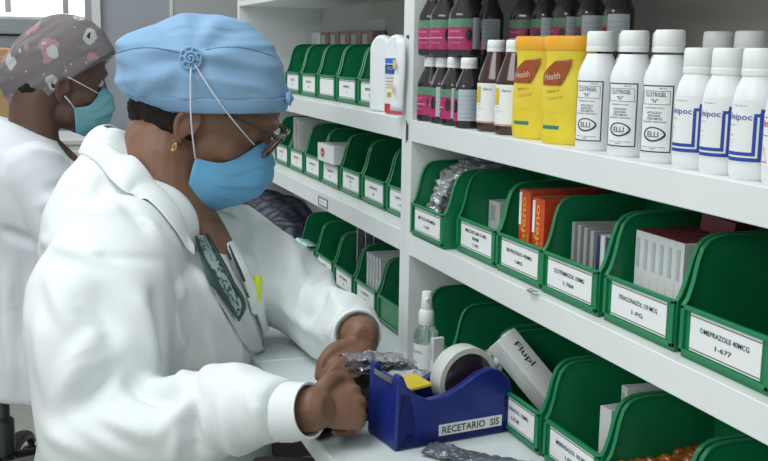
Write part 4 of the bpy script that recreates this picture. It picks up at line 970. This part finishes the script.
# ======== the colleague behind ========
O2 = (-2.62,-.455,-H)
p2 = thing('person', 'person with a patterned grey cap and teal mask seated behind, facing the shelves', 'person', O2)
MH2 = head_matrix((-2.68,-.442,-.108), math.radians(-8), math.radians(14), 1.02)
bd2 = MB(); head_parts(bd2, MH2)
bd2.tube([MH2 @ Vector((0,-.020,.02)), MH2 @ Vector((0,-.04,-.045)), (-2.67,-.50,-.20), (-2.66,-.51,-.30)], [.060,.056,.058,.085], n=24)
bd2.tube([(-2.65,-.50,-.72),(-2.65,-.50,-.5),(-2.65,-.50,-.33)],[.13,.12,.12],n=24)
for s in (-1,1):
    bd2.tube([(-2.66+s*.16,-.49,-.30),(-2.66+s*.19,-.42,-.50),(-2.66+s*.13,-.24,-.42)],[.045,.04,.026])
    hand(bd2, (-2.66+s*.13,-.235,-.42), (-s*.2,.97,-.1), (0,.1,1), s, [(.3,.4,.2)]*4, [(.022,.022,-.004),(.045,.050,-.012),(.056,.078,-.016),(.058,.100,-.018)], s=.9, spread=.15)
    bd2.tube([(-2.66+s*.09,-.50,-.70),(-2.66+s*.10,-.15,-.71)],[.085,.06]); bd2.tube([(-2.66+s*.10,-.15,-.71),(-2.66+s*.10,-.13,-1.11)],[.055,.036]); bd2.tube([(-2.66+s*.10,-.16,-1.145),(-2.66+s*.10,-.01,-1.155)],[.034,.024])
b2 = place_body(bd2, 'body', SKIN2, p2, O2, .004, 3)
def loc2(p): return tuple(Vector(p)-Vector(O2))
for s in (-1,1):
    e = MB().ell((s*.031,.0835,.039),(.0118,.0118,.0105),16,10,MH2); e.v = [loc2(v) for v in e.v]; e.build('eye', mat('eye_white',(.55,.52,.48),.3), p2, smooth=True)
hb = MB(); hb.ell((0,-.012,.060),(.0765,.080,.050),40,26,MH2); hb.ell((0,-.060,-.012),(.050,.032,.032),30,20,MH2)
hm = remeshed(hb, .004, 1, 'hair')
_N = [v.normal.copy() for v in hm.vertices]
for v in hm.vertices: v.co += _N[v.index]*(.004*noise.noise(v.co*60))
hm.transform(T(-Vector(O2))); link('hair', hm, HAIR, p2, smooth=True, angle=180)
# patterned cap, tilted back
def cap2_mat():
    m = mat('grey_printed_cloth',(.20,.175,.185),.8,bump=.08,bscale=50); nt = m.node_tree; b = nt.nodes['Principled BSDF']; tc = nt.nodes['Texture Coordinate']; L = nt.links
    base = b.inputs['Base Color'].links[0].from_socket
    def blobs(scale, thr, col, prev, seed, soft=.03):
        mp = nt.nodes.new('ShaderNodeMapping'); mp.inputs['Location'].default_value = (seed,seed*.7,seed*1.3); L.new(tc.outputs['Object'], mp.inputs[0])
        nz = nt.nodes.new('ShaderNodeTexNoise'); nz.inputs['Scale'].default_value = 30; L.new(mp.outputs[0], nz.inputs['Vector'])
        ad = nt.nodes.new('ShaderNodeMixRGB'); ad.inputs[0].default_value = .045; L.new(mp.outputs[0], ad.inputs[1]); L.new(nz.outputs['Color'], ad.inputs[2])
        vo = nt.nodes.new('ShaderNodeTexVoronoi'); vo.inputs['Scale'].default_value = scale; L.new(ad.outputs[0], vo.inputs['Vector'])
        r = nt.nodes.new('ShaderNodeValToRGB'); r.color_ramp.elements[0].position = thr; r.color_ramp.elements[0].color = (1,1,1,1); r.color_ramp.elements[1].position = thr+soft; r.color_ramp.elements[1].color = (0,0,0,1)
        L.new(vo.outputs['Distance'], r.inputs[0]); mx = nt.nodes.new('ShaderNodeMixRGB'); L.new(r.outputs[0], mx.inputs[0]); L.new(prev, mx.inputs[1]); mx.inputs[2].default_value = (*col,1); return mx.outputs[0]
    s = blobs(14,.31,(.42,.23,.28),base,0.0); s = blobs(14,.07,(.02,.015,.02),s,0.0,.015); s = blobs(15,.24,(.50,.52,.50),s,2.3); s = blobs(15,.07,(.03,.03,.04),s,2.3,.015); s = blobs(45,.12,(.50,.46,.48),s,5.1)
    L.new(s, b.inputs['Base Color']); return m
RH2 = RH; 
ax = (RH*math.cos(math.radians(37.5))+Vector((0,0,1))*math.sin(math.radians(37.5)))     # along the cap's lower edge, back to front
nz_ = (-RH*math.sin(math.radians(37.5))+Vector((0,0,1))*math.cos(math.radians(37.5)))
PB, PF = Vector((-2.6200,-0.5287,-0.1589)), Vector((-2.6200,-0.3280,-0.0044)); CC = (PB+PF)/2-FH*.0; CC = CC+FH*.07
half = (PF-PB).length/2
rr = []; prof = [(1.02,.96,-.012,.086),(1.06,1.0,.006,.092),(1.16,1.02,.030,.097),(1.24,.99,.055,.100),(1.22,.93,.080,.098),(1.10,.84,.105,.090),(.90,.70,.125,.074),(.62,.50,.139,.050),(.25,.22,.146,.02)]
PP, QQ = spline([(a,b,c) for a,b,c,d in prof],[d for a,b,c,d in prof],5)
for p,dp in zip(PP,QQ):
    l, r_ = -half*p.x, half*p.y; c = (l+r_)/2; hw = (r_-l)/2; ring = []
    for i in range(56):
        a = 2*PI*i/56; ca, sa = math.cos(a), math.sin(a)
        ring.append(tuple(CC+ax*(c+hw*ca)+FH*(dp*sa)+nz_*p.z))
    rr.append(ring)
c2 = MB().rings(rr).mesh('cap')
_N = [v.normal.copy() for v in c2.vertices]
for v in c2.vertices:
    q = v.co-CC; d = .004*noise.noise(v.co*14)+.0045*max(0,1-abs(noise.noise(Vector((q.dot(ax)*7, q.dot(nz_)*26+q.dot(ax)*8, 1.3))))*3)*(1 if q.dot(nz_) > .015 else .2)
    v.co += _N[v.index]*d
c2.transform(T(-Vector(O2))); cap2 = link('cap', c2, cap2_mat(), p2, smooth=True, angle=180, sub=1)
mm2, _, cor2 = mask_mesh(MH2, O2); mk2 = mm2.build('mask', MASKTEAL, p2, smooth=True, solid=.0016, angle=180)
for a_, b_ in ((cor2[0]+Vector((.001,0,0)), Vector((.086,.004,-.010))),(Vector((.046,.083,.015)), Vector((.088,.002,.034)))):
    A_, B_ = MH2 @ a_, MH2 @ b_; md = A_.lerp(B_,.5)+(MH2.to_3x3() @ Vector((1,0,0))).normalized()*.006
    MB().tube([loc2(A_),loc2(md),loc2(B_)],[.0014]*3,n=8,sub=6).build('ear_strap', STRAP, mk2, smooth=True)
# tunic
tn = MB(); F2 = (-.05,1,0)
t2 = [((-2.66,-.47,-.80),.235,.22,0),((-2.66,-.47,-.72),.235,.21,0),((-2.66,-.49,-.60),.20,.165,0),((-2.66,-.50,-.47),.19,.155,0),((-2.66,-.51,-.36),.205,.150,0),((-2.66,-.525,-.29),.20,.135,0),((-2.66,-.535,-.255),.17,.115,.2),((-2.665,-.525,-.226),.12,.092,.3),((-2.668,-.515,-.204),.080,.076,.45)]
tn.rings([sec(c,F2,hw,hd,40,2.3,tl) for c,hw,hd,tl in t2])
for s in (-1,1):
    tn.tube([(-2.66+s*.150,-.50,-.292),(-2.66+s*.185,-.44,-.40),(-2.66+s*.185,-.40,-.47)],[.075,.075,.068],n=24)
    tn.tube([(-2.66+s*.185,-.40,-.47),(-2.66+s*.150,-.29,-.435)],[.066,.05],n=24,closed_round=False)
tm = remeshed(tn, .008, 5, 'tunic'); wrinkle(tm, .015, 7, (1,1,.6), 11, [((-2.5000,-0.4825,-0.3251),(-2.5000,-0.3724,-0.3005),-.016,.012),((-2.5000,-0.4902,-0.3592),(-2.5000,-0.4068,-0.3411),.014,.012),((-2.5000,-0.5422,-0.4835),(-2.5000,-0.5278,-0.6719),-.014,.018),((-2.5000,-0.5761,-0.5280),(-2.5000,-0.5673,-0.7881),.014,.016),((-2.5000,-0.5777,-0.4130),(-2.5000,-0.4978,-0.4486),-.016,.012),((-2.5000,-0.5113,-0.2341),(-2.5000,-0.4042,-0.2585),.010,.012)], True)
tm.transform(T(-Vector(O2))); tunic = link('tunic', tm, CLOTH2, p2, smooth=True, angle=180, sub=1)
tr = MB()
for s in (-1,1):
    tr.tube([(-2.66+s*.09,-.50,-.70),(-2.66+s*.10,-.15,-.715),(-2.66+s*.10,-.138,-.76),(-2.66+s*.10,-.13,-1.09)],[.098,.074,.070,.056],n=24)
trm = remeshed(tr, .008, 3, 'trousers'); trm.transform(T(-Vector(O2))); link('trousers', trm, CLOTH2, p2, smooth=True, angle=180)
for s in (-1,1):
    MB().tube([loc2((-2.66+s*.10,-.175,-1.140)),loc2((-2.66+s*.10,-.06,-1.142)),loc2((-2.66+s*.10,.02,-1.152))],[.043,.040,.028]).build('shoe', BLACKPL, p2, smooth=True)
office_chair((-2.74,-.60,-H), 0.072, 'black office chair under the colleague, its casters showing at the lower left')

# ---------------- things on the counter ----------------
# tape dispenser; local x = along its length towards the shelves, local y = width
DL = math.atan2(.989,-.145)
t = thing('tape_dispenser', 'navy blue desk tape dispenser with a roll of tape and paper label', 'tape dispenser', (-1.150,-.061,ZC+.0006), DL)
pr_ = [(-.0835,0),(.0835,0),(.0845,.012),(.0790,.052),(.0730,.069),(.0600,.080),(.0460,.084),(.0300,.080),(.0080,.068),(-.0150,.058),(-.0385,.056),(-.0520,.062),(-.0680,.076),(-.0730,.088),(-.0770,.0915),(-.0815,.0900)]
hw = .036
b = MB()
def dsp(y0,y1,prf): b.prism(prf, y0, y1, 'y')
base = [(-.0830,0),(.0830,0),(.0840,.020),(-.0815,.020)]
dsp(-hw,hw,base)
for s in (-1,1): dsp(min(s*hw,s*(hw-.012)),max(s*hw,s*(hw-.012)),pr_)
dsp(-hw,hw,[(-.0830,0),(-.058,0),(-.054,.030),(-.062,.066),(-.0800,.072)]); dsp(-hw,hw,[(.066,0),(.0825,0),(.0840,.012),(.0780,.050),(.064,.050)])
b.build('body', BLUEPL, t, bevel=.004, seg=3)
MB().box(-.080,-.068,-.0235,.0235,.066,.080).build('cutter', BLUEPL, t, bevel=.002)
MB().prism([(-.0825,.078),(-.0825,.085),(-.0800,.080)],-.022,.022,'y').build('blade', STEEL, t)
MB().box(-.060,-.020,-.022,.022,.070,.074, Ry(-.10)).build('yellow_tab', YELLOWPL, t, bevel=.001)
r = MB(); RC = (.030,.064); 
F = T((RC[0],0,RC[1])) @ Rx(PI/2)
rl_ = MB().lathe([(.0338,-.012),(.0405,-.012),(.0410,-.011),(.0410,.011),(.0405,.012),(.0338,.012)],48,F,cap=False).build('tape_roll', BEIGEPL, t, smooth=True, angle=30)
MB().lathe([(.006,-.0128),(.030,-.0124),(.0340,-.0112),(.0340,.0112),(.030,.0124),(.006,.0128)],40,F).build('tape_core', TAPECORE, rl_, smooth=True)
# paper label on the long face towards the camera (local -y is towards +x of the room)
MB().box(-.025,.0635,-hw-.0010,-hw-.0001,.0100,.0236).build('label', PAPER, t)
k = MB(); V, Fc = text_mesh('RECETARIO  SIS', .080, .0088); k.add([(x+.0193,-hw-.0014,z+.0168) for x,z in V], Fc); k.build('lettering', INK, t)
# stapler under the right fist
sa = math.atan2(.83,-.55)
t = thing('stapler', 'black stapler held down by the right hand beside the dispenser', 'stapler', (-1.215,-.160,ZC+.0006), sa)
MB().box(-.075,.070,-.016,.016,0,.008).build('base', BLACKPL, t, bevel=.003)
MB().box(-.070,.066,-.011,.011,.012,.022, T((0,0,.0)) @ Ry(-.03)).build('magazine', DARKMETAL, t, bevel=.002)
MB().prism([(-.072,.024),(.070,.028),(.074,.040),(.060,.048),(-.045,.046),(-.072,.036)],-.015,.015,'y',Ry(-.02)).build('handle', BLACKPL, t, bevel=.004, seg=3)
MB().tube([(-.066,-.017,.020),(-.066,.017,.020)],[.006,.006],n=16,sub=1,closed_round=False).build('hinge', DARKMETAL, t, smooth=True)
# spray bottle
sx_, sy_ = -1.395,.0
t = thing('spray_bottle', 'small clear spray bottle with white pump standing against the post', 'bottle', (-1.336,-.010,ZC+.0006)); t.scale = (1.02,1.02,1.09)
MB().lathe([(.014,0),(.0165,.002),(.0168,.005),(.0168,.062),(.0160,.068),(.0105,.076),(.0080,.078)],36).build('body', CLEARPL, t, smooth=True)
MB().lathe([(.013,.003),(.0155,.005),(.0155,.052),(.013,.0525)],30).build('gel', LIQUID, t, smooth=True)
l = MB().sector([(.0171,.022),(.0171,.054)],-.9,1.6,20).build('label', PAPER, t, smooth=True)
k = MB(); text_round(k,'ALCOHOL',.020,.0032,.0174,.044,.35); text_round(k,'70 mL',.010,.0026,.0174,.031,.2); k.build('lettering', INKGREY, l)
MB().lathe([(.0100,.0775),(.0108,.079),(.0108,.094),(.0090,.097)],28).build('collar', CAPPL, t, smooth=True)
MB().lathe([(.0070,.0965),(.0082,.099),(.0072,.112),(.0066,.119),(.0058,.1205)],24).tube([(0,0,.111),(.0085,-.003,.112)],[.0028,.0024],n=10).build('pump', CAPPL, t, smooth=True)
MB().tube([(0,0,.078),(0,0,.010)],[.0015,.0015],n=8,sub=1).build('dip_tube', CLEARPL, t, smooth=True)
carton('narrow white box beside the clear spray bottle', (-1.308,-.004,ZC+.0008), (.007,.018,.072), CARD, rotz=.2, print_=greyprint)
# tilted open carton with its end flap
t = thing('open_carton', 'long white carton tilted in its bin, its square end towards the tape roll', 'box', (-1.13,.070,ZC+.050))
A_ = Vector((-1.1500,0.0168,-0.3482)); B_ = Vector((-1.1150,0.0533,-0.3997)); ctr = Vector((-1.13,.070,ZC+.050)); dx = (B_-A_); L_ = dx.length; dx.normalize(); up_ = Vector((.85,.15,.45)); up_ = (up_-dx*up_.dot(dx)).normalized(); sd = dx.cross(up_)
Mx = Matrix(((dx.x,sd.x,up_.x,A_.x-ctr.x),(dx.y,sd.y,up_.y,A_.y-ctr.y),(dx.z,sd.z,up_.z,A_.z-ctr.z),(0,0,0,1)))
MB().box(0,.098,-.016,.016,-.016,.012,Mx).build('box_body', CARD, t, bevel=.0006)
MB().box(-.0006,-.0001,-.015,.015,-.015,.011,Mx).box(-.002,-.0008,-.013,-.001,.0,.006,Mx).build('end_panel', PAPER, t)
k = MB(); V, Fc = text_mesh('Flupl', .034, .011)
k.add([Mx @ Vector((.032+x, -.002-z, .0125)) for x,z in V], Fc); 
k.build('lettering', INK, t)
k = MB(); V, Fc = text_mesh('Flupl', .018, .006); k.add([Mx @ Vector((-.0026, x, z-.004)) for x,z in V], Fc); k.build('end_lettering', INKGREY, t)
t = thing('blister_strip', 'translucent white blister strip left of the tilted open carton', 'medicine', (-1.157,.010,ZC+.054), .5)
MB().box(-.012,.012,-.001,.001,0,.040).build('strip', CLEARBAG, t)
k = MB()
for a in range(2):
    for b_ in range(2): k.ell((-.006+.012*a,-.002,.012+.018*b_),(.0042,.003,.007),12,8)
k.build('pockets', CARD, t, smooth=True)
# amber capsules
CX, CY = cx(-.900), .018
pts = []; cnt = 0
caps = MB().tube([(-.0028,0,0),(.0028,0,0)],[.0058,.0056],n=12,sub=1).mesh('capsule'); caps.materials.append(AMBER)
for p in caps.polygons: p.use_smooth = True
for layer in range(8):
    ni = 9; nj = 10
    for i in range(ni):
        for j in range(nj):
            x = CX-.050+.0123*i+(layer%2)*.006; y = CY+.010+.0118*j+(layer%2)*.0055; 
            if abs(x-CX) > .0525 or y > CY+.118: continue
            hmax = .050+.024*math.exp(-(((x-CX-.01)/.05)**2+((y-CY-.085)/.06)**2)); z = .0035+.0056+layer*.0096
            if z > hmax: continue
            top = layer >= 3 or j <= 0
            pts.append((x+random.uniform(-.0008,.0008), y+random.uniform(-.0008,.0008), z, layer))
for x,y,z,l in pts:
    if l < 3: continue
    o = bpy.data.objects.new('capsule', caps); C.objects.link(o); o.location = (x,y,ZC+z+H); o.rotation_euler = (random.uniform(-.3,.3),random.uniform(-.3,.3),random.uniform(0,3.1))
    tag(o, 'amber gel capsule heaped in the green counter bin', 'capsule', 'amber capsules')
print('CAPS', len([1 for p in pts if p[3] >= 3]))
t = thing('capsule_tray', 'brown card tray under the heap of amber capsules', 'tray', (CX,CY,ZC+FB))
MB().box(-.055,.055,.008,.120,0,.0265).build('tray', mat('brown_card',(.20,.08,.03),.6), t)
# crumpled foil packets
def crumple(name, label, cat, loc_, rotz, L, W, m, amp=.006, thick=.0012, group=None, seed=0, nx=36, ny=10, bend=0, seal=True, rx=0, ry=0, arch=0):
    rows = []
    for j in range(ny+1):
        row = []
        for i in range(nx+1):
            x = -L/2+L*i/nx; y = -W/2+W*j/ny; e = min(1, 6*min(i,nx-i)/nx)
            q = Vector((x*70+seed, y*70, seed)); h_ = amp*(abs(noise.noise(q))*1.2+.6*noise.noise(q*2.2))+amp*.8*math.sin(PI*j/ny)+arch*math.sin(PI*i/nx)
            row.append((x, y+bend*math.sin(PI*i/nx), max(0,h_+amp*.55)*1.0))
        rows.append(row)
    t = thing(name, label, cat, loc_, rotz, group); mb = MB().grid(rows); Mr = Rx(rx) @ Ry(ry)
    mb.v = [tuple(Mr @ Vector(v)) for v in mb.v]
    o = mb.build('packet', m, t, solid=thick)
    return t
DF = mat('grey_foil_packet', (.20,.22,.26), .35, metal=.55, var=.35, vscale=45, bump=.6, bscale=90)
f0, f1 = Vector((-1.0954,-0.0999,-0.4550)), Vector((-0.9899,0.0012,-0.4550)); fd = f1-f0
crumple('foil_packet','crumpled grey foil packet lying in front of the blue dispenser','packet',((f0.x+f1.x)/2,(f0.y+f1.y)/2,ZC+.0012),math.atan2(fd.y,fd.x),fd.length*1.0,.040,DF,amp=.0040,bend=-.006,seed=3)
# the small bags in the left hand
HB = Vector((-1.2192,-0.1298,-0.3920))
BAG = mat('silver_bag_film', (.42,.42,.46), .16, metal=.55, alpha=.8, var=.5, vscale=55, bump=.5, bscale=60)
for i,(dz,rz_,dx_) in enumerate(((.006,1.65,.000),(-.004,1.80,.002),(-.014,1.58,-.004))):
    crumple('medicine_bag',['silver medicine bag pinched uppermost in the left hand','middle silver medicine bag held in the left hand','lowest silver medicine bag held in the left hand'][i],'bag',(HB.x+dx_,HB.y+.008*i,HB.z+dz),rz_,.080,.055,BAG,amp=.006,seed=10+i*5,nx=26,ny=12,rx=-.12-.08*i,ry=.10-.06*i,thick=.0006)
pk = Vector((-1.2713,-0.0750,-0.3900))
crumple('clear_bag','clear plastic bag trailing from the left hand towards the post','bag',(pk.x,pk.y,ZC+.030),1.5,.07,.06,CLEARBAG,amp=.004,seed=31,ry=.15,rx=.35,thick=.0005)
# clear bags in the first bin
for i in range(6):
    crumple('clear_bag','crumpled clear plastic bag stuffed in the bin right of the post','bag',(-1.368+random.uniform(-.010,.012),.035+.015*i,ZM+.058+.004*i),random.uniform(-.3,.3),.095,.080,mat('glossy_clear_film',(.50,.53,.54),.12,metal=.35,alpha=.55,bump=.5,bscale=50),amp=.012,seed=40+i*7,nx=22,ny=18,rx=1.25,ry=random.uniform(-.1,.1),thick=.0005,group='clear bags in the bin')
# patterned cloth bag and white bag at the far end
def bag_mat():
    m = mat('dark_patterned_cloth',(.03,.035,.055),.85); nt = m.node_tree; b = nt.nodes['Principled BSDF']; tc = nt.nodes['Texture Coordinate']; L = nt.links
    v = nt.nodes.new('ShaderNodeTexVoronoi'); v.feature = 'DISTANCE_TO_EDGE'; v.inputs['Scale'].default_value = 26; L.new(tc.outputs['Object'], v.inputs['Vector'])
    n = nt.nodes.new('ShaderNodeTexNoise'); n.inputs['Scale'].default_value = 110; L.new(tc.outputs['Object'], n.inputs['Vector'])
    mu = nt.nodes.new('ShaderNodeMath'); mu.operation = 'MULTIPLY'; L.new(v.outputs[0], mu.inputs[0]); L.new(n.outputs[0], mu.inputs[1])
    r = nt.nodes.new('ShaderNodeValToRGB'); e = r.color_ramp.elements; e[0].position = .015; e[0].color = (.012,.015,.03,1); e[1].position = .22; e[1].color = (.13,.14,.18,1)
    L.new(mu.outputs[0], r.inputs[0]); L.new(r.outputs[0], b.inputs['Base Color']); return m
bg = MB(); bg.ell((0,0,.045),(.16,.085,.058),40,24); bg.ell((.13,-.03,.03),(.12,.06,.042),30,18); bg.ell((-.18,.0,.04),(.14,.08,.055),30,18)
me = remeshed(bg, .006, 3, 'cloth_bag'); wrinkle(me, .006, 14, (1,1,1), 4)
for v in me.vertices: v.co.z = max(v.co.z, .0)
t = thing('cloth_bag', 'dark cloth bag with a grey pattern lying on the far end of the counter', 'bag', (-2.50,.06,ZC+.001)); link('body', me, bag_mat(), t, smooth=True, angle=180)
wb = MB(); wb.ell((0,0,.075),(.12,.040,.075),30,18); wb.ell((-.10,0,.07),(.10,.040,.07),30,18)
me = remeshed(wb, .006, 2, 'white_bag'); wrinkle(me, .008, 18, (1,1,1), 9)
for v in me.vertices: v.co.z = max(v.co.z, .0)
t = thing('white_bag', 'crumpled white plastic bag behind the dark patterned bag', 'bag', (-2.46,.160,ZC+.001)); link('body', me, CREAM, t, smooth=True, angle=180)
t = thing('cyan_paper', 'pale cyan paper folded over the lip of a counter bin', 'paper', (-2.150,.020,ZC+.043), .0)
MB().grid([[(-.045+.09*i/6,-.012+.002*math.sin(i*2),-.022) for i in range(7)],[(-.045+.09*i/6,-.010,.0) for i in range(7)],[(-.045+.09*i/6,.004,.014+.003*math.sin(i*1.7)) for i in range(7)],[(-.04+.08*i/6,.03,.010) for i in range(7)]]).build('sheet', mat('pale_cyan_paper',(.42,.68,.68),.6), t, smooth=True, solid=.0006)
